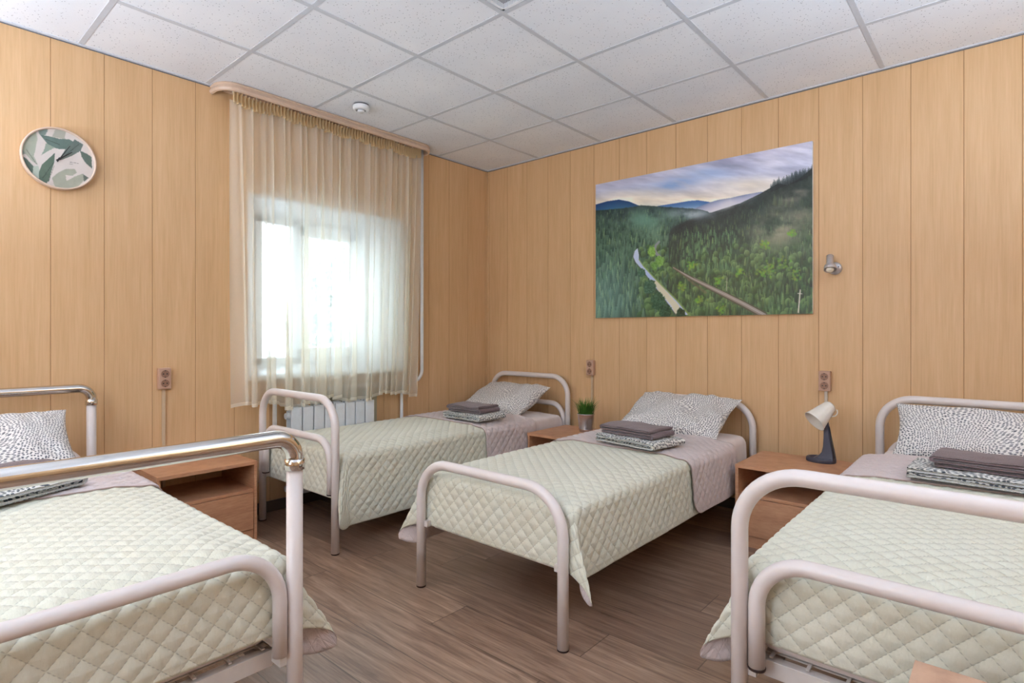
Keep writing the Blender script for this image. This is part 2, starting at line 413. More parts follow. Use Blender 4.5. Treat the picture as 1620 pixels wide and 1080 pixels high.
# ceiling: tiles in a 600 mm grid
GX, GY = 1.7846, -1.7931
def ceiling():
    bm = bmesh.new()
    xs = [GX+.6*i for i in range(-3, 6)]; ys = [GY+.6*j for j in range(-6, 4)]
    for x in xs:
        for y in ys:
            if abs(x-GX) < .01 and abs(y+.6-GY) < .01: continue      # the louvred panel sits here
            x0, x1, y0, y1 = max(x+.006, 0), min(x+.594, XR), max(y+.006, YB), min(y+.594, 0)
            if x1-x0 < .02 or y1-y0 < .02: continue
            box(bm, x0, x1, y0, y1, CEIL, CEIL+.015)
    t = finish('ceiling', bm, M['tile']); structure(t)
    bm = bmesh.new(); box(bm, -.02, XR+.1, YB-.1, .02, CEIL+.12, CEIL+.2); structure(finish('ceiling_slab', bm, M['dark_edge']))
    bm = bmesh.new()
    for x in xs:
        if 0 < x < XR: box(bm, x-.012, x+.012, YB, 0, CEIL-.003, CEIL+.03)
    for y in ys:
        if YB < y < 0: box(bm, 0, XR, y-.012, y+.012, CEIL-.0022, CEIL+.03)
    g = finish('ceiling_grid', bm, M['tbar']); structure(g)
    bm = bmesh.new(); s = .018
    box(bm, 0, XR, -s, 0, CEIL-.006, CEIL+.02); box(bm, 0, s, YB, 0, CEIL-.006, CEIL+.02)
    box(bm, XR-s, XR, YB, 0, CEIL-.006, CEIL+.02); box(bm, 0, XR, YB, YB+s, CEIL-.006, CEIL+.02)
    structure(finish('trim_1', bm, M['tbar']))
    bm = bmesh.new()
    box(bm, 0, XR, -.004, .001, CEIL-.010, CEIL-.006); box(bm, -.001, .004, YB, 0, CEIL-.010, CEIL-.006)
    structure(finish('trim_2', bm, M['dark_edge']))
ceiling()
# baseboards and the corner moulding
structure(bxo('baseboard_back', (0, XR, -.014, 0, 0, .068), M['baseboard'], bev=.003))
structure(bxo('baseboard_left', (0, .014, YB, -.014, 0, .068), M['baseboard'], bev=.003))
structure(bxo('baseboard_right', (XR-.014, XR, YB, -.014, 0, .068), M['baseboard'], bev=.003))
structure(bxo('baseboard_front', (.014, XR-.014, YB, YB+.014, 0, .068), M['baseboard'], bev=.003))
bm = bmesh.new(); box(bm, 0, .004, -.026, 0, .07, CEIL-.01); box(bm, 0, .026, -.004, 0, .07, CEIL-.01)
tube(bm, [(.005, -.005, .07), (.005, -.005, CEIL-.01)], .004, 8)
structure(finish('trim_3', bm, M['wood_trim']))

# ------------------------------------------------------------------ window in the left wall
def window():
    xf, fy0, fy1, fz0, fz1 = -.25, -1.99, -1.185, .915, 1.915
    root = empty('window_1', (xf, (fy0+fy1)/2, fz0)); structure(root)
    inv = Matrix.Translation((-xf, -(fy0+fy1)/2, -fz0))
    def put(o, kind=True):
        o.data.transform(inv); o.parent = root; return o
    # splayed white reveal (outer edge on the wall, inner edge on the frame)
    out = [(-.002, WY0, WZ0), (-.002, WY1, WZ0), (-.002, WY1, WZ1), (-.002, WY0, WZ1)]
    inn = [(xf, fy0, fz0), (xf, fy1, fz0), (xf, fy1, fz1), (xf, fy0, fz1)]
    V = out+inn+[(xf-.03, a[1], a[2]) for a in inn]+[(-.012, WY0-.0, WZ0), (-.012, WY1, WZ0), (-.012, WY1, WZ1), (-.012, WY0, WZ1)]
    F = [(0, 1, 5, 4), (1, 2, 6, 5), (2, 3, 7, 6), (3, 0, 4, 7)]
    put(raw('reveal', V[:8], F, M['white_pvc'], smooth=False))
    bm = bmesh.new()   # closing board behind the splay
    box(bm, xf-.05, xf-.005, WY0, fy0, WZ0-.02, WZ1+.02); box(bm, xf-.05, xf-.005, fy1, WY1, WZ0-.02, WZ1+.02)
    box(bm, xf-.05, xf-.005, fy0, fy1, fz1, WZ1+.02); box(bm, xf-.05, xf-.005, fy0, fy1, WZ0-.02, fz0)
    put(finish('backing_board', bm, M['white_pvc']))
    bm = bmesh.new()   # thin trim around the opening
    for a, b, c, d in ((WY0-.02, WY0, WZ0, WZ1+.02), (WY1, WY1+.02, WZ0, WZ1+.02), (WY0, WY1, WZ1, WZ1+.02)):
        box(bm, -.003, .006, a, b, c, d, .001)
    put(finish('opening_trim', bm, M['white_pvc']))
    fr = bmesh.new(); w_ = .045; x0, x1 = xf-.045, xf+.012
    box(fr, x0, x1, fy0, fy1, fz0, fz0+w_, .004); box(fr, x0, x1, fy0, fy1, fz1-w_, fz1, .004)
    box(fr, x0, x1, fy0, fy0+w_, fz0, fz1, .004); box(fr, x0, x1, fy1-w_, fy1, fz0, fz1, .004)
    ym = -1.70; box(fr, x0, x1, ym-.03, ym+.03, fz0, fz1, .004)
    put(finish('window_frame', fr, M['white_pvc']))
    for (a, b, dx) in ((ym+.005, fy1-w_+.015, .028),):
        sb = bmesh.new(); sw = .075; z0, z1 = fz0+w_-.012, fz1-w_+.012
        box(sb, x0+dx, x1+dx, a, b, z0, z0+sw, .006); box(sb, x0+dx, x1+dx, a, b, z1-sw, z1, .006)
        box(sb, x0+dx, x1+dx, a, a+sw, z0, z1, .006); box(sb, x0+dx, x1+dx, b-sw, b, z0, z1, .006)
        s_ = put(finish('sash', sb, M['white_pvc']))
        hb = bmesh.new(); hx = x1+dx
        box(hb, hx, hx+.012, a+.025, a+.05, 1.33, 1.40, .004); box(hb, hx+.012, hx+.04, a+.03, a+.045, 1.355, 1.37, .004)
        box(hb, hx+.034, hx+.048, a+.03, a+.045, 1.25, 1.372, .004)
        h_ = put(finish('handle', hb, M['white_pvc'])); h_.parent = s_
        for hz in (fz0+.11, fz1-.16):
            hh = bmesh.new(); tube(hh, [(hx+.004, b+.006, hz), (hx+.004, b+.006, hz+.07)], .007, 12)
            t_ = put(finish('hinge', hh, M['white_pvc'], smooth=True)); t_.parent = s_
        g = put(bxo('pane', (xf+.006, xf+.010, a+sw-.005, b-sw+.005, z0+sw-.005, z1-sw+.005), M['glass'])); g.parent = s_
    put(bxo('pane', (xf-.02, xf-.016, fy0+w_-.005, ym-.028, fz0+w_-.005, fz1-w_+.005), M['glass']))
    put(bxo('window_sill', (xf-.0, .055, -2.17, -.955, WZ0-.028, WZ0+.002), M['white_pvc'], bev=.006))
    sl = bmesh.new()   # sloped fillet from sill to frame
    v = [sl.verts.new(p) for p in ((xf, fy0, fz0), (xf, fy1, fz0), (xf+.03, fy1, WZ0), (xf+.03, fy0, WZ0))]; sl.faces.new(v)
    put(finish('sill_fillet', sl, M['white_pvc']))
window()
for nm, dims in (('added_fill_window', (1.9, 2.9, YB-.06, YB-.02, 1.0, 2.1)),):  # unseen window added to let fill daylight into the room
    x0, x1, y0, y1, z0, z1 = dims; bm = bmesh.new(); e = .06
    if nm == 'added_fill_window':
        for a, b in ((x0, x0+e), (x1-e, x1), ((x0+x1)/2-e/2, (x0+x1)/2+e/2)): box(bm, a, b, y0, y1, z0, z1, .004)
        box(bm, x0, x1, y0, y1, z0, z0+e, .004); box(bm, x0, x1, y0, y1, z1-e, z1, .004)
    else:
        for a, b in ((y0, y0+e), (y1-e, y1), ((y0+y1)/2-e/2, (y0+y1)/2+e/2)): box(bm, x0, x1, a, b, z0, z1, .004)
        box(bm, x0, x1, y0, y1, z0, z0+e, .004); box(bm, x0, x1, y0, y1, z1-e, z1, .004)
    structure(finish(nm, bm, M['white_pvc']))

# ------------------------------------------------------------------ outside
bm = bmesh.new(); box(bm, -60, -.6, -50, 50, -1.4, -1.3); o = finish('ground', bm, M['bounce_ground']); structure(o)
def tree(x, y, h, r, seed, label):
    t = empty('tree', (x, y, -1.3), 0, label, 'tree', 'trees outside the window')
    bm = bmesh.new(); tube(bm, [(0, 0, 0), (.05, .02, h*.4), (0, 0, h*.8)], .14, 10, radii=[.2, .15, .06]); finish('trunk', bm, M['bark'], t, True)
    rr = random.Random(seed); V, F = [], []
    for k in range(2600):
        a = rr.uniform(0, 2*PI); u = rr.uniform(-1, 1); q = rr.uniform(.45, 1)**.5
        n_ = mnoise.noise(Vector((math.cos(a)*1.7, math.sin(a)*1.7, u*1.7+seed)))*.5+1
        p = Vector((math.cos(a)*math.sqrt(1-u*u)*r*q*n_, math.sin(a)*math.sqrt(1-u*u)*r*q*n_, h*.62+u*h*.38*q*n_))
        d1 = Vector((rr.gauss(0, 1), rr.gauss(0, 1), rr.gauss(0, 1))).normalized()*.16; d2 = d1.cross(Vector((rr.gauss(0, 1), rr.gauss(0, 1), 1))).normalized()*.1
        i = len(V); V += [p-d1, p-d2, p+d1, p+d2]; F.append((i, i+1, i+2, i+3))
    raw('foliage', V, F, M['foliage'], t, smooth=False)
tree(-13, 7.6, 5.6, 1.9, 3, 'hazy green tree outside, seen through the left pane behind the curtain')
tree(-22, 17.5, 9, 2.4, 9, 'hazy tall tree outside, seen through the narrow right pane behind the curtain')

# ------------------------------------------------------------------ pipes and radiator
t = empty('heating_pipe', (.03, -.788, .0), 0, 'white vertical heating pipe right of the curtain, bending under the window', 'pipe')
bm = bmesh.new(); P = [(0, 0, CEIL-.002), (0, 0, .84)]
for k in range(1, 9): a = k/8*PI/2; P.append((0, -.09*(1-math.cos(a)), .84-.09*math.sin(a)))
P += [(0, -1.165, .752)]
for k in range(1, 7): a = k/6*PI/2; P.append((0+.0, -1.165-.04*math.sin(a), .752-.04*(1-math.cos(a))))
P += [(0, -1.205, .30)]
tube(bm, P, .0135, 16); finish('riser', bm, M['white_pvc'], t)
bm = bmesh.new(); tube(bm, [(0, -.201, .75), (0, -.201, .02)], .012, 14); finish('drop_pipe', bm, M['white_pvc'], t)
for z_ in (.4, 1.6):
    bm = bmesh.new(); box(bm, -.028, 0, -.205 if z_ < 1 else -.008, -.195 if z_ < 1 else .008, z_, z_+.02, .002); finish('pipe_clip', bm, M['white_pvc'], t)

def radiator():
    t = empty('radiator', (.02, -1.93, .1), 0, 'white eight-section aluminium radiator under the window', 'radiator')
    for k in range(8):
        y0 = k*.079; bm = bmesh.new()
        box(bm, .086, .098, y0+.003, y0+.076, .0, .553, .004)                    # front plate
        box(bm, .02, .09, y0+.034, y0+.045, .01, .55, .002)                     # web
        box(bm, .02, .03, y0+.008, y0+.071, .03, .53, .003)                     # rear plate
        for j in range(3): box(bm, .03+j*.02, .036+j*.02, y0+.012, y0+.067, .50, .565-.004*j, .001)
        tube(bm, [(.05, y0, .04), (.05, y0+.079, .04)], .02, 14); tube(bm, [(.05, y0, .50), (.05, y0+.079, .50)], .02, 14)
        finish('section', bm, M['radiator'], t)
    for z_ in (.50, .04):
        bm = bmesh.new(); tube(bm, [(.05, -.012, z_), (.05, .0, z_)], .02, 14); finish('end_plug', bm, M['radiator'], t)
    bm = bmesh.new(); tube(bm, [(.05, .632, .04), (.05, .75, .04), (.035, .93, .04)], .011, 12); finish('branch_pipe', bm, M['white_pvc'], t)
    for y in (.12, .5): bxo('wall_bracket', (-.018, .022, y, y+.025, .42, .46), M['radiator'], t, .002)
radiator()
def foil():
    bm = bmesh.new(); box(bm, .001, .006, -1.72, -1.2, .12, .735)
    for k in range(9): box(bm, .006, .0085, -1.72+k*.0585, -1.72+k*.0585+.05, .69, .73, .001); box(bm, .006, .0085, -1.72+k*.0585+.02, min(-1.2, -1.72+k*.0585+.07), .645, .685, .001)
    props(finish('heat_reflector', bm, M['foil']), 'grey-green embossed foil sheet on the wall behind the radiator', 'foil panel')
foil()

# ------------------------------------------------------------------ curtain rail and curtain
def rail():
    t = empty('curtain_rail', (0, -1.56, CEIL), 0, 'beige moulded ceiling curtain rail with scrolled rounded ends', 'curtain rail')
    y0, y1, X = -2.36+1.56, -.775+1.56, .15
    path = [(.006, y0+.005)]
    R = .10
    path = [(.006, y0)]
    for k in range(0, 11): a = -PI/2+k/10*PI/2; path.append((X-R+R*math.cos(a), y0+R+R*math.sin(a)))
    for k in range(0, 11): a = k/10*PI/2; path.append((X-R+R*math.cos(a), y1-R+R*math.sin(a)))
    path.append((.006, y1))
    prof = [(-.006, -.002), (.010, -.002), (.014, -.010), (.008, -.016), (.013, -.026), (.017, -.036), (.012, -.048), (.002, -.052), (-.004, -.048), (-.006, -.03)]
    V, F = [], []; n = len(path); m_ = len(prof)
    for i, (x, y) in enumerate(path):
        a = path[max(0, i-1)]; b = path[min(n-1, i+1)]; d = Vector((b[0]-a[0], b[1]-a[1])).normalized(); nx, ny = d.y, -d.x
        for (o_, z) in prof: V.append((x+nx*o_, y+ny*o_, z))
    for i in range(n-1):
        for j in range(m_): F.append((i*m_+j, (i+1)*m_+j, (i+1)*m_+(j+1) % m_, i*m_+(j+1) % m_))
    F.append(tuple(range(m_))); F.append(tuple((n-1)*m_+j for j in range(m_)))
    raw('front_moulding', V, F, M['cornice'], t, smooth=False)
    bm = bmesh.new(); box(bm, .004, X-.004, y0+.06, y1-.06, -.016, -.002)
    for xx in (.06, .106): box(bm, xx-.007, xx-.003, y0+.06, y1-.06, -.024, -.016); box(bm, xx+.003, xx+.007, y0+.06, y1-.06, -.024, -.016)
    finish('track', bm, M['cornice'], t)
    for yy in (y0+.045, y1-.045):    # raised scroll ornaments on both ends
        s = bmesh.new(); P = []
        for k in range(40):
            a = k/40*4.2*PI; r_ = .020*(1-k/46); sgn = 1 if yy > 0 else -1
            P.append((X-.012+.012-abs(yy)*0-.0, yy+sgn*r_*math.cos(a)*.9, -.026+r_*math.sin(a)*.8))
        # wrap onto the rounded end
        Q = []
        for x, y, z in P:
            e = (abs(y)-(abs(yy)-.045+.0)); q = max(0, abs(y)-(abs(y1)-R)); x_ = X-R+math.sqrt(max(0, R*R-q*q))+.016; Q.append((x_, y, z))
        tube(s, Q, .0028, 6); finish('scroll', s, M['cornice'], t, True)
rail()
def curtain():
    t = empty('curtain', (.104, -1.56, .67), 0, 'sheer cream curtain with gathered heading hanging over the window', 'curtain')
    n, mz = 900, 60; ztop = CEIL-.075-.67
    rnd = random.Random(11)
    centers = sorted(rnd.uniform(0, 1) for _ in range(26))
    ph = [rnd.uniform(0, 6.28) for _ in range(6)]
    def fr_(u): return 23+1.2*math.sin(u*7+ph[0])
    def fold(u, w):
        a = .0
        fr = 23+1.2*math.sin(u*7+ph[0])
        a += .55*math.sin(2*PI*(u*fr+.55*math.sin(u*9+ph[1]))+ph[2]+.35*math.sin(w*1.7+u*5))
        a += .45*math.sin(2*PI*(u*11.3+.4*math.sin(u*6+ph[3]))+ph[4]-w*.5)
        a += .25*math.sin(2*PI*u*51+ph[5])*(w)
        return a
    V, UV = [], []
    for i in range(n):
        u = i/(n-1)
        for j in range(mz):
            w_ = j/(mz-1)                        # 0 bottom, 1 top
            yt = -2.29+u*(2.29-.87); yb = -2.262+u*(2.262-.945)
            y = yb+(yt-yb)*w_**.8
            sag = -.02*abs(math.sin(PI*u*5.0))**.7-.008
            zb = .018*math.sin(u*17)+.012*math.sin(u*41+1)+(.012 if u < .2 else 0)
            z = zb*(1-w_)+w_*(ztop+sag)
            amp = .017+.026*(1-w_)**.6
            f = fold(u, w_)
            x = amp*f+.012*(1-w_)
            y2 = y+amp*(.75*math.cos(2*PI*(u*fr_(u)+.55*math.sin(u*9+ph[1]))+ph[2]+.5)+.5*math.cos(2*PI*u*11.3+ph[4]))*(.55+.45*(1-w_))
            V.append((x, y2+1.56, z)); UV.append((u*2.6, w_*1.86+.0))
    raw('curtain_cloth', V, grid_faces(n, mz), M['voile'], t, uvs=UV)
    # pencil-pleat heading tape, tight little pleats hanging from hooks
    V, UV = [], []; n, mz = 1400, 12; NP = 64
    for i in range(n):
        u = i/(n-1)
        for j in range(mz):
            w_ = j/(mz-1); sag = -.02*abs(math.sin(PI*u*5.0))**.7-.006
            y = -2.29+u*(2.29-.87)
            s_ = math.sin(2*PI*u*NP+ (w_-.5)*1.5*math.sin(u*NP*PI))
            x = .022*s_*(1-.45*math.sin(w_*PI))
            z = ztop+sag+(-.020+w_*.070)
            V.append((x+.010, y+1.56+.004*math.cos(2*PI*u*NP), z)); UV.append((u*2.6, .5+w_*.07))
    raw('heading_tape', V, grid_faces(n, mz), M['voile_tape'], t, uvs=UV)
    for k in range(21):
        bm = bmesh.new(); y = -2.285+k/20*1.41+1.56; tube(bm, [(.002, y, ztop+.03), (.004, y, ztop+.05), (.002, y, CEIL-.67-.02)], .0018, 6)
        finish('hook', bm, M['white_pvc'], t)
curtain()

# ------------------------------------------------------------------ numpy painting helpers (for the printed picture and dial)
def vnoise(x, y, seed=0):
    xi = np.floor(x).astype(np.int64); yi = np.floor(y).astype(np.int64); xf = x-xi; yf = y-yi
    def h(a, b):
        n_ = (a*374761393+b*668265263+seed*974711) & 0x7fffffff; n_ = ((n_ ^ (n_ >> 13))*1274126177) & 0x7fffffff
        return ((n_ ^ (n_ >> 16)) & 0xffff)/65535.0
    u = xf*xf*(3-2*xf); v = yf*yf*(3-2*yf)
    return (h(xi, yi)*(1-u)+h(xi+1, yi)*u)*(1-v)+(h(xi, yi+1)*(1-u)+h(xi+1, yi+1)*u)*v
def fbm(x, y, o=4, seed=0):
    s, a = 0, .5
    for k in range(o): s = s+a*vnoise(x*2**k, y*2**k, seed+k); a *= .5
    return s/(1-.5**o)
def inpoly(X, Y, poly):
    c = np.zeros(X.shape, bool); n = len(poly)
    for i in range(n):
        x1, y1 = poly[i]; x2, y2 = poly[(i+1) % n]
        if y1 == y2: continue
        k = ((y1 > Y) != (y2 > Y)) & (X < (x2-x1)*(Y-y1)/(y2-y1)+x1); c ^= k
    return c
def lin(c): c = np.clip(np.asarray(c, float), 0, 255)/255; return np.where(c <= .04045, c/12.92, ((c+.055)/1.055)**2.4)
def photo_px(P):
    """where points of the wall lie in the reference view, used only to lay out the print's own drawing"""
    F = np.array([-math.sin(.7252), math.cos(.7252), 0]); R = np.array([math.cos(.7252), math.sin(.7252), 0])
    d = P-np.array([3.4974, -3.7158, CAM_Z]); dd = d@F
    return 798.1+898.6*(d@R)/dd, 526.15-898.6*d[:, 2]/dd

def mural():
    X0, X1, Z0, Z1 = 1.151, 2.639, 1.242, 2.255; nx, nz = 560, 380
    # raster of the drawing in its own pixel frame
    W, H = 1394, 1080; s_ = .5; w_, h_ = int(W*s_), int(H*s_)
    YY, XX = np.mgrid[0:h_, 0:w_]; XX = XX/s_; YY = YY/s_
    def ramp1(t, stops):
        t = np.clip(t, 0, 1); xs = [a for a, _ in stops]; return np.stack([np.interp(t, xs, [c[k] for _, c in stops]) for k in range(3)], -1)
    # sky
    top = 290-(XX-87)*.19
    t_ = (YY-top)/np.maximum(400-top, 40)
    img = ramp1(t_, [(0, (176, 176, 200)), (.35, (180, 184, 208)), (.6, (206, 204, 214)), (.85, (236, 224, 208)), (1.05, (238, 226, 214))])
    cl = fbm(XX/230+YY/130, YY/38-XX/330, 5, 3); cl2 = fbm(XX/110, YY/26-XX/140, 4, 9)
    img += ((cl-.5)*95)[..., None]*np.array([1, .95, .8])+((cl2-.5)*40)[..., None]
    blue = np.exp(-(((XX-520)/120)**2+((YY-285+.15*(XX-520))/32)**2))*np.clip(cl2*2-.4, 0, 1)
    blue += .6*np.exp(-(((XX-720)/130)**2+((YY-225)/30)**2)); blue = np.clip(blue, 0, 1)[..., None]
    img = img*(1-blue*.75)+np.array([110, 150, 205])*blue*.75
    warm = np.clip(np.exp(-(((XX-960)/170)**2+((YY-290)/38)**2))+.6*np.exp(-(((XX-300)/200)**2+((YY-345)/26)**2)), 0, 1)[..., None]
    img = img*(1-warm*.5)+np.array([238, 224, 196])*warm*.5
    def ridge(pts): return np.interp(XX, [p[0] for p in pts], [p[1] for p in pts])
    def over(mask, col, a=1.0):
        m_ = np.clip(mask*a, 0, 1)[..., None]; return img*(1-m_)+np.asarray(col)*m_
    r1 = ridge([(87, 398), (150, 380), (215, 371), (270, 381), (335, 408), (420, 425), (1400, 700)])
    img = over((YY > r1).astype(float), ramp1((YY-r1)/55, [(0, (24, 62, 112)), (1, (52, 100, 140))]))
    r2 = ridge([(87, 700), (380, 425), (430, 406), (520, 392), (600, 379), (650, 375), (710, 384), (760, 398), (1000, 420)])
    img = over((YY > r2).astype(float), ramp1((YY-r2)/45, [(0, (56, 98, 156)), (.6, (90, 130, 176)), (1, (140, 166, 196))]))
    r3 = ridge([(87, 700), (640, 416), (710, 388), (760, 373), (830, 362), (900, 346), (990, 330), (1300, 300)])
    img = over((YY > r3).astype(float), ramp1((YY-r3)/85, [(0, (118, 130, 164)), (.25, (166, 168, 192)), (.6, (212, 206, 214)), (1, (170, 178, 184))]))
    r4 = ridge([(87, 432), (200, 424), (280, 414), (340, 404), (420, 409), (480, 413), (560, 418), (640, 424), (700, 436), (760, 470), (1400, 600)])
    r4 = r4-7*np.abs(((XX*.11) % 1)-.5)*2*fbm(XX/9, XX*0, 2, 5)
    depth = np.clip((YY-r4)/600, 0, 1)
    base = ramp1(depth, [(0, (36, 60, 62)), (.12, (56, 84, 78)), (.3, (72, 110, 84)), (.6, (76, 120, 84)), (1, (66, 108, 86))])
    img = over((YY > r4).astype(float), base+((fbm(XX/16, YY/22, 4, 2)-.5)*46)[..., None])
    r5 = ridge([(87, 2000), (470, 2000), (490, 560), (520, 520), (600, 482), (700, 450), (790, 420), (880, 392), (980, 345), (1060, 300), (1090, 282), (1140, 292), (1200, 262), (1240, 228), (1280, 196), (1400, 150)])
    slope = YY > r5
    d5 = np.clip((YY-r5)/620, 0, 1)
    img = over(slope.astype(float), ramp1(d5, [(0, (34, 50, 48)), (.3, (42, 66, 50)), (.6, (54, 92, 50)), (1, (44, 80, 42))])+((fbm(XX/20, YY/26, 4, 12)-.5)*40)[..., None])
    # conifers and broadleaf crowns, far ones first
    rg = random.Random(5); items = []
    for k in range(3000):
        x = rg.uniform(80, 1300); y = rg.uniform(395, 1040)
        items.append((y, x))
    for k in range(150):
        x = 500+k*5.4; items.append((float(np.interp(x, [490, 520, 600, 790, 880, 980, 1090, 1240, 1290], [560, 522, 484, 424, 394, 347, 290, 236, 200]))+18, x))
    items.sort()
    road = [(318, 638), (300, 655), (292, 685), (305, 715), (345, 760), (395, 830), (455, 905), (528, 1004), (600, 1004), (540, 930), (470, 860), (405, 795), (350, 735), (325, 700), (324, 668)]
    def r5at(x): return np.interp(x, [470, 490, 520, 600, 790, 880, 980, 1090, 1240, 1300], [2000, 560, 522, 484, 424, 394, 347, 290, 236, 190])
    for y, x in items:
        ridge4 = np.interp(x, [87, 340, 560, 700, 760], [434, 408, 420, 440, 472]); ridge5 = np.interp(x, [470, 490, 520, 600, 790, 880, 980, 1090, 1240, 1300], [2000, 560, 522, 484, 424, 394, 347, 290, 236, 190])
        if y < min(ridge4, ridge5)+14: continue
        on5 = y > ridge5
        near = (y-400)/620
        hgt = 14+near*(62 if not on5 else 50)+rg.uniform(-4, 8)
        if on5 and x > 1050 and y < 420: hgt = 38+rg.uniform(0, 26)
        wd = hgt*.19
        broad = (on5 and y > 640+max(0, (760-x)*.5) and rg.random() < .24) or (not on5 and y > 640 and 330 < x < 520 and rg.random() < .6)
        if on5: c = np.array([50, 74, 54])+np.array([12, 20, 8])*near-(np.array([16, 18, 14]) if x > 1120 and y > 700 else 0)+np.array([rg.uniform(-22, 36)]*3)*np.array([.8, 1.15, .6])
        else: c = np.array([62, 98, 78])+np.array([rg.uniform(-32, 34)]*3)*np.array([1, 1.1, .9])
        if on5 and y < r5at(x)+60: c = np.array([30, 44, 46])+rg.uniform(-6, 10)
        elif not broad and rg.random() < .16: c = c+np.array([34, 36, 10])
        if broad: c = np.array([74, 110, 58])+np.array([rg.uniform(-30, 30)]*3)*np.array([1.0, 1.1, .7]); hgt = 26+near*22; wd = hgt*.42
        if on5 and 560 < x < 860 and 560 < y < 800 and not broad: c = c+np.array([16, 30, 16])
        x0, x1 = int((x-wd-2)*s_), int((x+wd+2)*s_)+1; y0, y1 = int((y-hgt)*s_), int((y+6)*s_)+1
        x0, y0 = max(x0, 0), max(y0, 0); x1, y1 = min(x1, w_), min(y1, h_)
        if x1 <= x0 or y1 <= y0: continue
        xs, ys = XX[y0:y1, x0:x1], YY[y0:y1, x0:x1]
        f = (ys-(y-hgt))/hgt
        if broad: m_ = (((xs-x)/wd)**2+((ys-(y-hgt*.5))/(hgt*.5))**2 < 1); sh = 1.25-.55*np.clip(f, 0, 1)-.2*(xs-x)/wd
        else: m_ = (np.abs(xs-x) < wd*np.clip(f, 0, 1)**.8*(.72+.28*np.abs(((f*5) % 1)))) & (f > 0) & (f < 1.05); sh = 1.16-.34*f-.22*(xs-x)/max(wd, 1)
        al = .82 if near > .2 else .6
        reg = img[y0:y1, x0:x1]; reg[m_] = reg[m_]*(1-al)+(c*sh[..., None])[m_]*al
    fm = ((YY > np.minimum(r4, r5)).astype(float)*.9)[..., None]; gmn = img.mean(-1, keepdims=True); img = img*(1-fm)+((gmn+(img-gmn)*.78)*.93)*fm
    # railway
    def stroke(pts, w0, w1, col, a=1.0):
        nonlocal img
        for i in range(len(pts)-1):
            (xa, ya), (xb, yb) = pts[i], pts[i+1]; L = max(1, math.hypot(xb-xa, yb-ya)); tt = np.clip(((XX-xa)*(xb-xa)+(YY-ya)*(yb-ya))/L**2, 0, 1)
            d = np.hypot(XX-xa-tt*(xb-xa), YY-ya-tt*(yb-ya)); ww = w0+(w1-w0)*((i+tt)/(len(pts)-1))
            m_ = np.clip((ww-d)/2+.5, 0, 1)*a; img = img*(1-m_[..., None])+np.asarray(col)*m_[..., None]
    rail_ = [(515, 745), (560, 772), (620, 806), (700, 846), (800, 895), (900, 945), (1012, 1006)]
    stroke(rail_, 6, 21, (78, 78, 62)); stroke(rail_, 3, 11, (138, 130, 124)); stroke([(a, b-2) for a, b in rail_], 1, 2.5, (176, 170, 168)); stroke([(a+9, b-6) for a, b in rail_[2:]], 1, 2, (170, 164, 162))
    stroke([(436, 602), (418, 622), (412, 645), (422, 668), (440, 684)], 6, 8, (128, 132, 140))
    stroke([(520, 745), (600, 812), (690, 880)], 3, 8, (110, 96, 78), .5)
    m_ = inpoly(XX, YY, road); img[m_] = ramp1((YY[m_]-640)/360, [(0, (196, 204, 226)), (.4, (168, 184, 220)), (1, (186, 196, 222))])
    yel = [(395, 812), (428, 818), (470, 868), (545, 950), (566, 1004), (528, 1004), (500, 950), (430, 868)]
    m2 = inpoly(XX, YY, yel); img[m2] = img[m2]*.35+np.array([216, 204, 156])*.65
    stroke([(300, 655), (292, 685), (305, 715), (345, 760), (395, 830), (455, 905), (528, 1004)], 1.5, 3, (70, 78, 74), .8)
    stroke([(326, 700), (350, 735), (405, 795), (470, 860), (540, 930), (606, 1008)], 2.5, 5, (126, 150, 84), .8)
    # bushes overlapping the road edges
    for x, y, r_, c in ((340, 770, 22, (52, 88, 66)), (385, 850, 36, (48, 86, 66)), (430, 930, 44, (44, 82, 58)), (470, 985, 36, (40, 76, 52)), (555, 995, 26, (34, 62, 38)), (395, 655, 24, (120, 164, 74)), (440, 710, 26, (112, 156, 74)), (410, 735, 20, (92, 136, 62))):
        d = ((XX-x)/r_)**2+((YY-y)/(r_*1.25))**2+(fbm(XX/9, YY/9, 3, 4)-.5)*1.3; m_ = np.clip((1-d)*3, 0, 1)[..., None]; img = img*(1-m_)+(np.array(c)+((fbm(XX/6, YY/6, 2, 8)-.5)*60)[..., None])*m_
    # mist
    def mist(cx, cy, rx, ry, col, a, seed=1, rot=0):
        nonlocal img
        dx, dy = XX-cx, YY-cy; u = dx*math.cos(rot)+dy*math.sin(rot); v = -dx*math.sin(rot)+dy*math.cos(rot)
        m_ = np.exp(-((u/rx)**2+(v/ry)**2))*np.clip(fbm(XX/80, YY/50, 4, seed)*2.4-.5, 0, 1)*a; img = img*(1-m_[..., None])+np.asarray(col)*m_[..., None]
    mist(1080, 540, 120, 90, (176, 168, 146), .85, 2); mist(1210, 480, 110, 60, (150, 142, 124), .7, 3, -.5); mist(1180, 350, 120, 44, (138, 130, 118), .75, 4, -.5); mist(1130, 620, 170, 60, (120, 130, 104), .55, 6)
    mist(600, 450, 110, 26, (166, 180, 190), .95, 5); mist(820, 395, 130, 26, (206, 204, 212), .9, 7, -.35); mist(360, 480, 150, 60, (112, 158, 138), .7, 8); mist(430, 560, 70, 50, (140, 180, 150), .4, 9)
    painted_glare = np.exp(-(((XX-150)/170)**2+((YY-900)/230)**2))[..., None]*.38; img = img*(1-painted_glare)+np.array([150, 196, 196])*painted_glare  # bluish glare on the print surface, blended into its colours
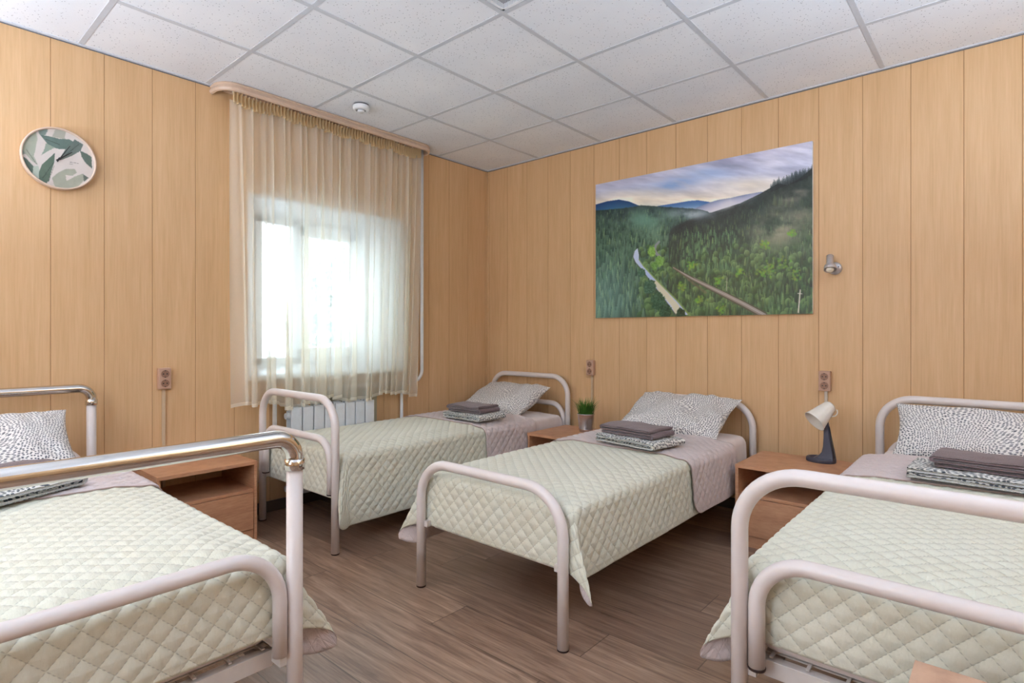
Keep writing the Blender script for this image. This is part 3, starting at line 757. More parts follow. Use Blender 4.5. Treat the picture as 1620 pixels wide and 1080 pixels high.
    # bright crowns and the pole
    for x, y, r_ in ((1050, 750, 46), (1005, 770, 34), (1110, 720, 40), (1180, 780, 44), (1010, 620, 34), (880, 770, 30), (1160, 560, 26), (760, 820, 24), (650, 920, 30), (780, 970, 34), (560, 850, 26), (620, 730, 26)):
        for q in range(26):
            px, py = x+rg.gauss(0, r_*.42), y+rg.gauss(0, r_*.42); rr = rg.uniform(4, 9)
            d = np.clip((1-((XX-px)/rr)**2-((YY-py)/rr)**2)*2, 0, 1)[..., None]*.55; img = img*(1-d)+np.array([104+rg.uniform(-20, 30), 152+rg.uniform(-20, 24), 56])*d
    stroke([(1201, 990), (1212, 866)], 3.2, 2.6, (214, 210, 200)); stroke([(1198, 886), (1222, 888)], 2, 2, (206, 202, 194)); stroke([(806, 870), (809, 800)], 1.6, 1.4, (170, 176, 160))
    img = np.clip((img-110)*1.1+118, 0, 255)
    gx, gz = np.meshgrid(np.linspace(X0, X1, nx), np.linspace(Z0, Z1, nz), indexing='ij')
    P = np.stack([gx.ravel(), np.zeros(gx.size), gz.ravel()], 1); px, py = photo_px(P)
    cx, cy = (px-920)*1394/400*s_, (py-210)*1080/310*s_
    cx = np.clip(cx, 0, w_-2); cy = np.clip(cy, 0, h_-2); xi, yi = cx.astype(int), cy.astype(int); fx, fy = (cx-xi)[:, None], (cy-yi)[:, None]
    col = (img[yi, xi]*(1-fx)+img[yi, xi+1]*fx)*(1-fy)+(img[yi+1, xi]*(1-fx)+img[yi+1, xi+1]*fx)*fy
    rgba = np.concatenate([lin(col), np.ones((len(col), 1))], 1)
    t = empty('wall_picture', ((X0+X1)/2, 0, Z0), 0, 'large frameless landscape print of a forest valley with road and railway', 'picture')
    V = np.stack([gx.ravel()-(X0+X1)/2, np.full(gx.size, -.0232), gz.ravel()-Z0], 1)
    raw('print', V, grid_faces(nx, nz)[:, ::-1], M['mural'], t, smooth=False, colors=rgba)
    bm = bmesh.new(); box(bm, X0-(X0+X1)/2, X1-(X0+X1)/2, -.0228, -.002, 0, Z1-Z0, .001); finish('board', bm, M['white_pvc'], t)
mural()

def clock():
    cy, cz, R = -3.08, 1.980, .150
    t = empty('wall_clock', (0, cy, cz), 0, 'round wall clock with green leaf dial and pale wooden rim', 'clock')
    nr, na = 70, 220
    r_, a_ = np.meshgrid(np.linspace(0, R-.006, nr), np.linspace(0, 2*PI, na), indexing='ij')
    Y, Z = r_*np.cos(a_), r_*np.sin(a_)
    P = np.stack([np.full(Y.size, .028), Y.ravel()+cy, Z.ravel()+cz], 1); px, py = photo_px(P)
    X, Yp = (px-10)*1329/160, (py-190)*1080/130
    col = np.tile(np.array([214., 200., 190.]), (len(X), 1)); col += ((fbm(X/120, Yp/120, 3, 1)-.5)*10)[:, None]
    def leaf(pts, c, c2=None, a=1):
        m_ = inpoly(X, Yp, pts); n_ = fbm(X/60, Yp/60, 3, 2); cc = np.array(c, float)
        if c2 is not None: cc = cc*(1-n_[:, None])+np.array(c2)*n_[:, None]
        col[m_] = col[m_]*(1-a)+(cc[m_] if cc.ndim > 1 else cc)*a
    leaf([(160, 180), (380, 100), (410, 240), (380, 400), (360, 470), (420, 590), (330, 530), (250, 440), (160, 460)], (160, 172, 146), (178, 180, 158))
    leaf([(150, 340), (230, 400), (250, 440), (160, 470)], (140, 152, 140))
    leaf([(350, 600), (420, 600), (450, 700), (430, 850), (340, 760)], (176, 190, 170))
    leaf([(180, 460), (260, 500), (355, 600), (345, 720), (290, 720), (200, 640)], (80, 104, 88), (100, 118, 100))
    leaf([(410, 130), (540, 100), (545, 140), (510, 200), (440, 190)], (120, 138, 126))
    leaf([(650, 110), (780, 150), (770, 250), (600, 220)], (170, 168, 150))
    leaf([(440, 190), (560, 210), (700, 245), (820, 250), (900, 290), (960, 330), (870, 380), (700, 380), (640, 365), (540, 310), (470, 230)], (100, 128, 116), (84, 110, 100))
    leaf([(520, 300), (640, 360), (560, 400), (460, 460), (500, 380)], (138, 158, 138))
    leaf([(900, 250), (1010, 320), (980, 400), (860, 470), (730, 520), (700, 500), (780, 380), (860, 300)], (92, 112, 104), (110, 126, 114))
    leaf([(970, 400), (1060, 440), (1120, 480), (1130, 640), (1040, 560), (990, 480)], (78, 102, 88), (98, 116, 100))
    leaf([(640, 430), (630, 560), (590, 680), (560, 800), (500, 845), (430, 790), (430, 680), (470, 580), (560, 500)], (78, 106, 86), (96, 120, 98))
    leaf([(600, 760), (680, 690), (780, 640), (900, 640), (930, 690), (870, 730), (780, 720), (790, 800), (900, 740), (1010, 700), (1030, 780), (940, 880), (780, 910), (640, 880)], (158, 160, 138), (172, 174, 150))
    leaf([(1010, 710), (1080, 760), (1020, 810)], (96, 108, 96))
    for a, b in (((520, 250), (700, 320)), ((480, 760), (620, 560)), ((260, 380), (400, 580)), ((730, 500), (950, 320)), ((560, 790), (630, 600))):
        L = math.hypot(b[0]-a[0], b[1]-a[1]); tt = np.clip(((X-a[0])*(b[0]-a[0])+(Yp-a[1])*(b[1]-a[1]))/L**2, 0, 1); d = np.hypot(X-a[0]-tt*(b[0]-a[0]), Yp-a[1]-tt*(b[1]-a[1])); col[d < 5] = col[d < 5]*.75
    for k, (x0, x1, yy) in enumerate(((835, 955, 550), (825, 880, 572))):
        m_ = (X > x0) & (X < x1) & (np.abs(Yp-yy-(X-x0)*.16) < 3.5) & ((X*.09) % 1 < .72); col[m_] = (110, 104, 100)
    gm = col.mean(1, keepdims=True); col = gm+(col-gm)*.72
    rgba = np.concatenate([lin(col), np.ones((len(col), 1))], 1)
    raw('dial', np.stack([np.full(Y.size, .027), Y.ravel(), Z.ravel()], 1), grid_faces(nr, na), M['clockface'], t, smooth=False, colors=rgba)
    Mx = Matrix.Rotation(PI/2, 4, 'Y')
    bm = bmesh.new(); lathe(bm, [(R-.016, .003), (R-.004, .003), (R, .007), (R, .034), (R-.003, .038), (R-.008, .038), (R-.009, .027), (R-.012, .026)], 72, Mx); finish('rim', bm, plain('clock_rim', (216, 190, 170), .45), t)
    def hand(name, p, w0, x, back):
        d = Vector((0, p[0], p[1])); n_ = Vector((0, -d.z, d.y)).normalized()*w0; L_ = d.length; b = -d.normalized()*back
        bm = bmesh.new(); v = [bm.verts.new(q+Vector((x, 0, 0))) for q in (b-n_, b+n_, d+n_*.5, d-n_*.5)]; f = bm.faces.new(v)
        g = bmesh.ops.extrude_face_region(bm, geom=[f]); bmesh.ops.translate(bm, vec=(.0012, 0, 0), verts=[e for e in g['geom'] if isinstance(e, bmesh.types.BMVert)])
        finish(name, bm, M['black'], t)
    # tips from the photo, relative to the hub
    hub = (-3.0834, 1.9725)
    hand('minute_hand', (.0405, .0720), .0022, .0295, .02); hand('hour_hand', (.0490, .0430), .0034, .0312, .018)
    bm = bmesh.new(); lathe(bm, [(0.0001, .036), (.004, .036), (.006, .0345), (.006, .028)], 20, Mx); finish('hub', bm, M['black'], t)
clock()

# ------------------------------------------------------------------ sockets, cable channels
def socket(name, loc, rz, label, duct_len, duct_mat, dxo=0, dw=.016):
    t = empty(name, loc, rz, label, 'socket', 'double wall sockets')
    bm = bmesh.new(); box(bm, -.031, .031, -.034, 0, -.058, .058, .005, seg=3); finish('housing', bm, M['socket'], t)
    for z in (.026, -.026):
        Mx = Matrix.Translation((0, -.0345, z)) @ Matrix.Rotation(PI/2, 4, 'X')
        bm = bmesh.new(); lathe(bm, [(.0235, 0), (.0235, .002), (.021, .0025), (.020, -.004)], 28, Mx); o = finish('outlet', bm, M['socket'], t)
        bm = bmesh.new(); lathe(bm, [(.0205, .0009), (0.0001, .0009)], 28, Mx); q = finish('recess', bm, M['socket_dark'], t); q.parent = o
        for sx in (-.009, .009):
            Mh = Matrix.Translation((sx, -.0358, z)) @ Matrix.Rotation(PI/2, 4, 'X'); bm = bmesh.new(); lathe(bm, [(.0035, .0002), (.0001, .0002)], 12, Mh); q = finish('pin_hole', bm, M['black'], t); q.parent = o
        for sz in (-.018, .018):
            bm = bmesh.new(); box(bm, -.003, .003, -.0368, -.0345, z+sz-.002, z+sz+.002, .0005); q = finish('earth_clip', bm, M['black'], t); q.parent = o
    bm = bmesh.new(); box(bm, dxo-dw/2, dxo+dw/2, -.014, 0, -loc[2]+.07, -.057, .002)
    c = finish('cable_channel', bm, duct_mat)
    c.location = loc; c.rotation_euler = (0, 0, rz); props(c, duct_len, 'cable channel', 'cable channels below the sockets')
socket('double_socket', (0, -2.617, .878), PI/2, 'beige double socket on the window wall, left of the curtain', 'narrow cable channel running down below the socket left of the curtain', M['duct'])
socket('double_socket', (1.103, 0, .862), 0, 'beige double socket above the potted grass', 'narrow cable channel running down behind the potted grass', M['duct'], .006)
socket('double_socket', (2.703, 0, .85), 0, 'beige double socket above the desk lamp', 'pale cable channel running down behind the desk lamp', M['duct_grey'], .004)

# ------------------------------------------------------------------ smoke detector, ceiling louvre, wall spotlight
t = empty('smoke_detector', (.423, -1.62, CEIL), 0, 'white round smoke detector on the ceiling near the curtain', 'smoke detector')
bm = bmesh.new(); lathe(bm, [(.001, -.001), (.046, -.001), (.046, -.010)], 32, caps=False); finish('base', bm, M['dark_edge'], t)
bm = bmesh.new(); lathe(bm, [(.05, -.010), (.052, -.014), (.052, -.026), (.046, -.036), (.030, -.040), (.029, -.036), (.001, -.036)], 36); finish('housing', bm, M['white_pvc'], t)
bm = bmesh.new(); lathe(bm, [(.022, -.036), (.023, -.046), (.020, -.050), (.001, -.051)], 28); finish('sensor_cap', bm, M['white_pvc'], t)
bm = bmesh.new()
lathe(bm, [(.0295, -.0372), (.023, -.0372)], 28); finish('sensor_slot', bm, M['dark_edge'], t)
def louvre():
    t = empty('ceiling_grille', (GX+.3, GY-.3, CEIL), 0, 'grey louvred square panel in the ceiling at the top edge of the photo', 'grille')
    bm = bmesh.new(); e = .286
    for a, b, c, d in ((-e, e, -e, -e+.014), (-e, e, e-.014, e), (-e, -e+.014, -e, e), (e-.014, e, -e, e)): box(bm, a, b, c, d, -.002, .02, .001)
    finish('frame', bm, M['white_pvc'], t)
    bm = bmesh.new(); c, s = math.cos(.7252), math.sin(.7252); k = -58
    while k <= 58:
        # fins run along the diagonal seen from the door, clipped to the square
        off = k*.0068; pts = []
        nx, ny = c, s; dx, dy = -s, c
        lo, hi = -9, 9
        for p0, d_ in ((nx*off, dx), (ny*off, dy)):
            if abs(d_) > 1e-6:
                a, b = sorted(((-.272-p0)/d_, (.272-p0)/d_)); lo, hi = max(lo, a), min(hi, b)
        if hi > lo+.01:
            A, B = Vector((nx*off+dx*lo, ny*off+dy*lo, 0)), Vector((nx*off+dx*hi, ny*off+dy*hi, 0)); w2 = Vector((nx, ny, 0))*.0011
            v = [bm.verts.new(q) for q in (A-w2, A+w2, B+w2, B-w2)]+[bm.verts.new(q+Vector((0, 0, .02))) for q in (A-w2, A+w2, B+w2, B-w2)]
            for f in ((0, 1, 2, 3), (0, 4, 5, 1), (2, 6, 7, 3)): bm.faces.new([v[i] for i in f])
        k += 1
    finish('louvre', bm, M['white_pvc'], t)
    bxo('backing', (-.283, .283, -.283, .283, .02, .03), M['grill'], t)
louvre()
def spot():
    t = empty('wall_spotlight', (2.752, 0, 1.50), 0, 'small silver wall spotlight right of the landscape picture', 'wall lamp')
    Mx = Matrix.Rotation(PI/2, 4, 'X')
    bm = bmesh.new(); lathe(bm, [(.0395, 0), (.0395, .006), (.036, .012), (.02, .017), (.0001, .018)], 36, Mx); finish('wall_plate', bm, M['silver'], t)
    bm = bmesh.new(); lathe(bm, [(.0042, .0), (.0001, .0005)], 14, Matrix.Translation((.021, -.0165, .008)) @ Mx); finish('switch', bm, M['black'], t)
    bm = bmesh.new(); tube(bm, [(0, -.015, 0), (-.004, -.04, .006), (-.010, -.070, .014)], .008, 12); finish('arm', bm, M['silver'], t)
    # body axis: down, slightly to the right and out
    ax = Vector((.12, -.52, -1)).normalized(); rot = Vector((0, 0, -1)).rotation_difference(ax).to_matrix().to_4x4(); T = Matrix.Translation((-.012, -.078, .016)) @ rot
    bm = bmesh.new(); lathe(bm, [(.0001, .070), (.017, .070), (.0195, .067), (.0205, .010), (.021, .002), (.031, -.006), (.0345, -.018), (.0345, -.036), (.033, -.036), (.0325, -.019), (.02, -.004)], 36, T); finish('lamp_body', bm, M['silver'], t)
    t.scale = (.92, .92, .92)
    bm = bmesh.new(); lathe(bm, [(.012, -.004), (.018, -.016), (.022, -.03), (.021, -.04), (.013, -.049), (.0001, -.052)], 24, T); finish('bulb', bm, M['bulb'], t)
spot()

# ------------------------------------------------------------------ nightstands
def nightstand(loc, rz, label, name='nightstand'):
    """front faces local -y; open shelf above a drop front"""
    t = empty(name, loc, rz, label, 'nightstand', 'nightstands beside the beds')
    W, D, H, th = .49, .46, .43, .016; m = M['cabinet']
    bxo('top', (-W/2, W/2, -D/2-.002, D/2, H-.018, H), m, t, .0015)
    for s_ in (-1, 1):
        x0 = s_*W/2; bxo('side_panel', (min(x0, x0-s_*th), max(x0, x0-s_*th), -D/2+.003, D/2, 0, H-.0185), m, t, .001)
    a, b = -W/2+th+.0005, W/2-th-.0005
    bxo('shelf', (a, b, -D/2+.012, D/2-.01, .262, .278), m, t, .001)
    bxo('back_panel', (a, b, D/2-.009, D/2-.002, .05, H-.019), m, t)
    d = bxo('door', (a+.002, b-.002, -D/2+.006, -D/2+.022, .062, .2595), m, t, .001)
    bxo('plinth', (a, b, -D/2+.012, -D/2+.028, 0, .0585), m, t, .001)
    bxo('bottom_panel', (a, b, -D/2+.03, D/2-.01, .045, .0585), m, t)
    return t
nightstand((.195, -2.532, 0), PI/2, 'brown laminate nightstand against the window wall, open shelf facing the room')
nightstand((1.222, -.40, 0), 0, 'brown laminate nightstand carrying the potted grass')
nightstand((2.652, -.40, 0), 0, 'brown laminate nightstand carrying the desk lamp')
def oak_table():
    t = empty('side_table', (3.363+.25, -2.371-.22, 0), 0, 'light oak-coloured table top corner at the bottom edge of the photo', 'table')
    bxo('table_top', (-.25, .25, -.22, .22, .482, .50), M['oak'], t, .0015)
    for s_ in (-1, 1): bxo('side_panel', (min(s_*.245, s_*.229), max(s_*.245, s_*.229), -.215, .212, 0, .4815), M['oak'], t, .001)
    bxo('back_panel', (-.2285, .2285, .195, .208, .05, .4815), M['oak'], t); bxo('shelf', (-.2285, .2285, -.2, .194, .25, .266), M['oak'], t)
oak_table()

# ------------------------------------------------------------------ potted grass, desk lamp
def plant():
    t = empty('potted_grass', (1.262, -.325, .43), 0, 'small tuft of green grass in a zinc pot on the nightstand', 'potted plant'); t.scale = (1.16, 1.16, 1.12)
    bm = bmesh.new(); lathe(bm, [(.0001, .001), (.040, .001), (.041, .004), (.0405, .010), (.0425, .012), (.0435, .020), (.0425, .024), (.047, .072), (.051, .108), (.0535, .111), (.0535, .115), (.051, .116), (.0495, .112), (.045, .08)], 40); finish('pot', bm, M['zinc'], t)
    bm = bmesh.new(); lathe(bm, [(.0478, .100), (.03, .106), (.0001, .108)], 24); finish('moss', bm, M['soil'], t)
    V, F = [], []; rg = random.Random(3)
    for k in range(300):
        a = rg.uniform(0, 2*PI); r0 = .044*math.sqrt(rg.random()); h = rg.uniform(.07, .125); lean = rg.uniform(.15, 1.15)*(r0/.044+.2)
        if rg.random() < .05: lean *= 1.7; h *= 1.15
        b = Vector((r0*math.cos(a), r0*math.sin(a), .102)); d = Vector((math.cos(a+rg.gauss(0, .4)), math.sin(a+rg.gauss(0, .4)), 0)); w0 = rg.uniform(.0014, .0023)
        sd = Vector((-d.y, d.x, 0))*w0; i = len(V); n_ = 5
        for j in range(n_):
            f = j/(n_-1); p = b+Vector((0, 0, h*(f-.18*lean*f*f)))+d*(h*lean*.62*f*f+h*.08*f); ww = 1-f**1.5*.93; V += [p-sd*ww, p+sd*ww]
        for j in range(n_-1): F.append((i+2*j, i+2*j+1, i+2*j+3, i+2*j+2))
    props(raw('grass', V, F, M['grassblade'], t, smooth=False), kind='stuff')
plant()
def desk_lamp():
    t = empty('desk_lamp', (2.742, -.262, .43), .0, 'desk lamp with white conical shade on slate grey fin-shaped stand', 'lamp'); t.scale = (.96, .96, 1.03)
    # base: oval dish, right side cut where the fin rises
    bm = bmesh.new(); n = 48; rings = []
    for (s_, z) in ((.96, 0), (1, .003), (1, .018), (.94, .024), (.84, .0245), (.78, .016), (.01, .014)):
        rings.append([bm.verts.new((.082*s_*math.cos(2*PI*k/n)*(1 if math.cos(2*PI*k/n) < 0 else .86), .062*s_*math.sin(2*PI*k/n), z)) for k in range(n)])
    for i in range(len(rings)-1):
        for k in range(n): bm.faces.new((rings[i][k], rings[i][(k+1) % n], rings[i+1][(k+1) % n], rings[i+1][k])).smooth = True
    bm.faces.new(rings[0][::-1]); bm.faces.new(rings[-1]); finish('base', bm, M['lamp_dark'], t)
    # fin: broad at the foot, slim at the neck, hollow channel on the front
    secs = [(.012, -.052, .068, .046), (.024, -.034, .067, .044), (.036, -.012, .065, .041), (.055, .002, .062, .037), (.085, .008, .056, .033), (.13, .010, .047, .028), (.18, .010, .038, .023), (.215, .012, .030, .018), (.245, .014, .026, .012)]
    bm = bmesh.new(); R_ = []
    for z, xa, xb, hw in secs:
        loop = [(xa, -hw*.55), (xa+.004, -hw), (xb-.006, -hw*.8), (xb, -hw*.45), (xb, hw*.45), (xb-.006, hw*.8), (xa+.004, hw), (xa, hw*.55)]
        R_.append([bm.verts.new((x, y, z)) for x, y in loop])
    for i in range(len(R_)-1):
        for k in range(8): bm.faces.new((R_[i][k], R_[i][(k+1) % 8], R_[i+1][(k+1) % 8], R_[i+1][k]))
    bm.faces.new(R_[0][::-1]); bm.faces.new(R_[-1])
    bmesh.ops.bevel(bm, geom=bm.edges[:], offset=.0015, segments=1, affect='EDGES')
    finish('stand', bm, M['lamp_dark'], t)
    bm = bmesh.new(); tube(bm, [(.068, -.030, .03), (.054, -.025, .10), (.040, -.018, .19)], .0022, 6); finish('power_cord', bm, M['black'], t)
    # shade: axis points down-left towards the viewer
    ax = Vector((-.50, -.52, -.60)).normalized(); rot = Vector((0, 0, -1)).rotation_difference(ax).to_matrix().to_4x4()
    T = Matrix.Translation((.020, -.006, .272)) @ rot @ Matrix.Scale(.92, 4)
    bm = bmesh.new(); prof = [(.0001, .048), (.026, .047), (.034, .040)]
    for k in range(13): f = k/12; prof.append((.036+f*.028+(.0006 if k % 2 else 0), .034-f*.125))
    prof += [(.067, -.094), (.067, -.097), (.063, -.096)]
    for k in range(6): f = k/5; prof.append((.061-f*.027, -.088+f*.12))
    prof += [(.0001, .036)]
    lathe(bm, prof, 48, T); finish('shade', bm, M['lamp_white'], t)
    bm = bmesh.new(); lathe(bm, [(.014, .03), (.014, -.01), (.022, -.028), (.026, -.045), (.018, -.062), (.0001, -.068)], 24, T); finish('bulb', bm, M['bulb'], t)
    bm = bmesh.new(); P = []
    for k in range(15):
        a = -1.2+k/14*2.9; P.append(T @ Vector((.036+.021*math.cos(a), 0, .022+.026*math.sin(a))))
    # put the handle on the upper right side of the shade
    c0 = T @ Vector((0, 0, .01)); side = (Vector((.75, .45, .2))-ax*Vector((.75, .45, .2)).dot(ax)).normalized(); P = []
    for k in range(15):
        a = -1.35+k/14*2.75; P.append(c0+side*(.030+.021*math.cos(a))-ax*(.010+.025*math.sin(a)))
    tube(bm, P, .003, 8); finish('handle', bm, M['lamp_white'], t, True)
desk_lamp()

# ------------------------------------------------------------------ beds
RT = .0205
def bed(loc, rz, label, kind, half=.3925, foot=-2.01, group='metal hospital style beds', zt=.785, mat=None):
    """origin on the floor at the head centre; foot towards local -y"""
    t = empty('bed_frame', loc, rz, label, 'bed', group); P = M['paint_white']
    def capp(x, y, z=0, r=RT, par=None):
        bm = bmesh.new(); lathe(bm, [(.0001, z), (r*.98, z), (r*1.04, z+.002), (r*1.04, z+.007)], 20, Matrix.Translation((x, y, 0))); q = finish('foot_cap', bm, M['cap'], t); q.parent = par or t; return q
    for nm, y in (('headboard', 0), ('footboard', foot)):
        if kind == 'chrome':
            for s_ in (-1, 1):
                bm = bmesh.new(); tube(bm, [(s_*half, y, .004), (s_*half, y, .775)], RT, 24); l = finish('leg', bm, P, t); capp(s_*half, y, par=l)
                bm = bmesh.new(); lathe(bm, [(RT+.0006, .772), (RT+.005, .774), (RT+.005, .800), (RT+.001, .802), (.018, .802)], 28, Matrix.Translation((s_*half, y, 0))); finish('chrome_collar', bm, M['chrome'], t)
            bm = bmesh.new(); tube(bm, loop_pts(-half, half, .858, .79, .055, y, 8), .0218, 28); finish('chrome_rail', bm, M['chrome'], t)
            bm = bmesh.new(); tube(bm, loop_pts(-half+.038, half-.038, .572, .30, .13, y+.004, 10), .0185, 22); finish('inner_loop', bm, P, t)
        else:
            top = zt if nm == 'footboard' else (zt if kind == 'double' else .695)
            if kind == 'single' and nm == 'footboard': top = .560
            bm = bmesh.new(); tube(bm, loop_pts(-half, half, top, .004, .165 if kind == 'single' else .15, y, 12), RT, 24); l = finish(nm, bm, P, t)
            for s_ in (-1, 1): capp(s_*half, y, par=l)
            if kind == 'double':
                bm = bmesh.new(); tube(bm, loop_pts(-half+.0415, half-.0415, .572, .30, .12, y, 10), RT*.97, 24); l = finish('inner_loop', bm, P, t)
                for s_ in (-1, 1): capp(s_*(half-.0415), y, .293, RT, l)
    for s_ in (-1, 1):
        bm = bmesh.new(); x = s_*(half-.035)
        box(bm, x-.002, x+.002, foot+.05, -.02, .258, .300, .001); box(bm, min(x, x-s_*.03), max(x, x-s_*.03), foot+.05, -.02, .258, .262, .001)
        finish('side_rail', bm, M['steel'], t)
    for y, yp in ((foot+.048, foot), (-.026, 0)):
        bm = bmesh.new(); box(bm, -half+.037, half-.037, y-.002, y+.002, .258, .300, .001); box(bm, -half+.037, half-.037, min(y, y+.026*(1 if yp else -.8)), max(y, y+.026*(1 if yp else -.8)), .296, .300, .001); finish('end_rail', bm, M['steel'], t)
        for s_ in (-1, 1):
            bm = bmesh.new(); box(bm, min(s_*(half-.04), s_*(half-.016)), max(s_*(half-.04), s_*(half-.016)), min(y, yp)+(.0 if yp else 0), max(y, yp)+.002, .270, .296, .001); finish('bracket', bm, M['steel'], t)
    bm = bmesh.new()
    for k in range(24): y = foot+.09+k*(-foot-.16)/23; box(bm, -half+.04, half-.04, y-.004, y+.004, .301, .305)
    for k in range(9): x = -half+.06+k*(2*half-.12)/8; box(bm, x-.004, x+.004, foot+.05, -.03, .3055, .3095)
    finish('mesh_base', bm, M['steel'], t)
    return t

def smoothstep(x): x = np.clip(x, 0, 1); return x*x*(3-2*x)
def quilt_disp(s, t_):
    a = (s+t_)/(CELL*1.41421); b = (s-t_)/(CELL*1.41421)
    fa = np.abs(a-np.floor(a)-.5)*2; fb = np.abs(b-np.floor(b)-.5)*2
    return (1-fa**3.0)*(1-fb**3.0)
def make_spread(bedroot_loc, rz, label, ztop, hw, yf, y_start, ds_l, ds_r, df, seed, flap=None, tip=(.10, .10), puff=.0042, res=.0078):
    ds_l += .02; ds_r += .02; df += .025
    """quilted bedspread in bed coordinates: lies on z=ztop, |x|<hw, from y_start down to yf, hanging over three sides"""
    t = empty('bedspread', bedroot_loc, rz, label, 'bedspread', 'quilted pale green bedspreads')
    def surf(name, s0, s1, t0, t1, mats, lift=0.0, thick=.005, zero_corner=False, end_round=0.0, par=None, side_lift=0.0):
        # s across; t along (0 at y_start, positive towards the foot)
        ns = int((s1-s0)/res)+1; nt = int((t1-t0)/res)+1
        S, T_ = np.meshgrid(np.linspace(s0, s1, ns), np.linspace(t0, t1, nt), indexing='ij')
        S0, T0 = S.copy(), T_.copy()
        Lt = y_start-yf                                    # length on the top
        # round the hanging corners of the cloth
        ex = np.maximum(np.abs(S)-hw, 0); ey = np.maximum(T_-Lt, 0)
        dS = np.where(S > 0, ds_r, ds_l)
        both = (ex > 0) & (ey > 0)
        rho = np.hypot(ex, ey); phi = np.arctan2(ey, ex+1e-9)
        # cloth corner: elliptical outline a little fuller than the drops
        k = np.maximum(ex/np.maximum(dS, .01), ey/max(df, .01)); lim = 1/np.maximum(np.cos(phi)/dS, np.sin(phi)/df)  # rectangle radius at that angle
        ell = 1/np.sqrt((np.cos(phi)/dS)**2+(np.sin(phi)/df)**2); want = ell*(1+.22*np.sin(2*phi)**2)
        scl = np.where(both, np.minimum(1, want/np.maximum(lim, 1e-6)), 1); rho = rho*scl
        if end_round:   # round the free lower corners of a folded-back flap
            for end, sg in ((t1, -1),):
                q = np.clip((T_-(end-end_round))/end_round, 0, 1); lim2 = dS-end_round*(1-np.sqrt(np.clip(1-q*q, 0, 1))); f = np.where(ex > 0, lim2/dS, 1); rho = rho*f
        rr = .035 + lift
        arc = rr*PI/2; a = np.minimum(rho/rr, PI/2)
        out = rr*np.sin(a); down = rr*(1-np.cos(a)); rest = np.maximum(rho-arc, 0)
        nz1 = fbm(T_*2.1+seed, S*0+3.3+np.sign(S)*5, 3, seed)-.5; nz2 = fbm(S*2.4+seed, T_*0+9.1, 3, seed+4)-.5
        wave = np.where(ex > ey, nz1, nz2)
        flare = .05+wave*.10
        out = out+rest*flare; down = down+rest*np.sqrt(np.clip(1-flare**2, 0, 1))
        # corner folds
        g = np.exp(-((phi-.95)/.42)**2)*np.where(both, 1, 0)*smoothstep(rest/.06)
        tp = np.where(S > 0, tip[1], tip[0])
        ox = np.cos(phi)*out+g*tp*np.clip(rest/.2, 0, 1.3); oy = np.sin(phi)*out+g*rest*.16
        down = down*(1-.0*g)
        cx = np.clip(S, -hw, hw); cy = np.minimum(T_, Lt)
        inner = .035
        cxs = np.sign(S)*np.minimum(np.abs(S), hw-inner)+np.where(np.abs(S) > hw-inner, np.sign(S)*(np.minimum(np.abs(S), hw)-(hw-inner)), 0)
        X = cx+np.sign(S)*ox; Y = -(cy+oy); Z = ztop-down
        # mattress crown and gentle sag, wrinkles on the top
        topm = (ex == 0) & (ey == 0)
        edge = np.minimum(hw-np.abs(cx), Lt-cy); crown = smoothstep(edge/.12)
        wr_ = (fbm(S*3.1+seed, T_*2.2, 4, seed+2)-.5)
        Z = Z+np.where(topm, (crown-1)*.016+wr_*.020*crown, -.016+0*S)
        X = X+np.where(~topm, wr_*.012*np.sign(S)*(ex > 0), 0)
        # cloth relief along the local normal
        P = np.stack([X, Y, Z], -1)
        du = np.gradient(P, axis=0); dv = np.gradient(P, axis=1); N = np.cross(du, dv); N /= np.maximum(np.linalg.norm(N, axis=-1, keepdims=True), 1e-9)
        if N[ns//2, min(3, nt-1), 2] < 0: N = -N
        hem = np.minimum.reduce([S0-s0, s1-S0, t1-T0, T0-t0+ (0 if t0 <= 0 else 1)])
        P = P+N*(lift+puff*quilt_disp(S0, T0-y_start)*smoothstep((hem-.012)/.02))[..., None]
        ob = raw(name, P.reshape(-1, 3), grid_faces(ns, nt), mats, par or t, uvs=np.stack([S0.ravel(), (T0-y_start).ravel()], 1))
        fl = N[ns//2, nt//2, 2]
        # orient faces so that the outside carries the first material
        me = ob.data
        if me.polygons[(ns//2)*(nt-1)+nt//2].normal.z < 0: me.flip_normals()
        md = ob.modifiers.new('thickness', 'SOLIDIFY'); md.thickness = thick; md.offset = -1; md.material_offset = 1; md.material_offset_rim = 2
        return ob
    q = surf('quilt', -hw-ds_l, hw+ds_r, 0, (y_start-yf)+df, [M['quilt'], M['quilt_back'], M['piping']])
    q.location = (0, y_start, 0)
    if flap:
        f = surf('folded_back_lining', -hw-ds_l, hw+ds_r, -.004, flap, [M['quilt_back'], M['quilt'], M['piping']], lift=.0095, thick=.006, end_round=.085)
        f.location = (0, y_start, 0); f['label'] = 'lilac lining folded back'
    return t

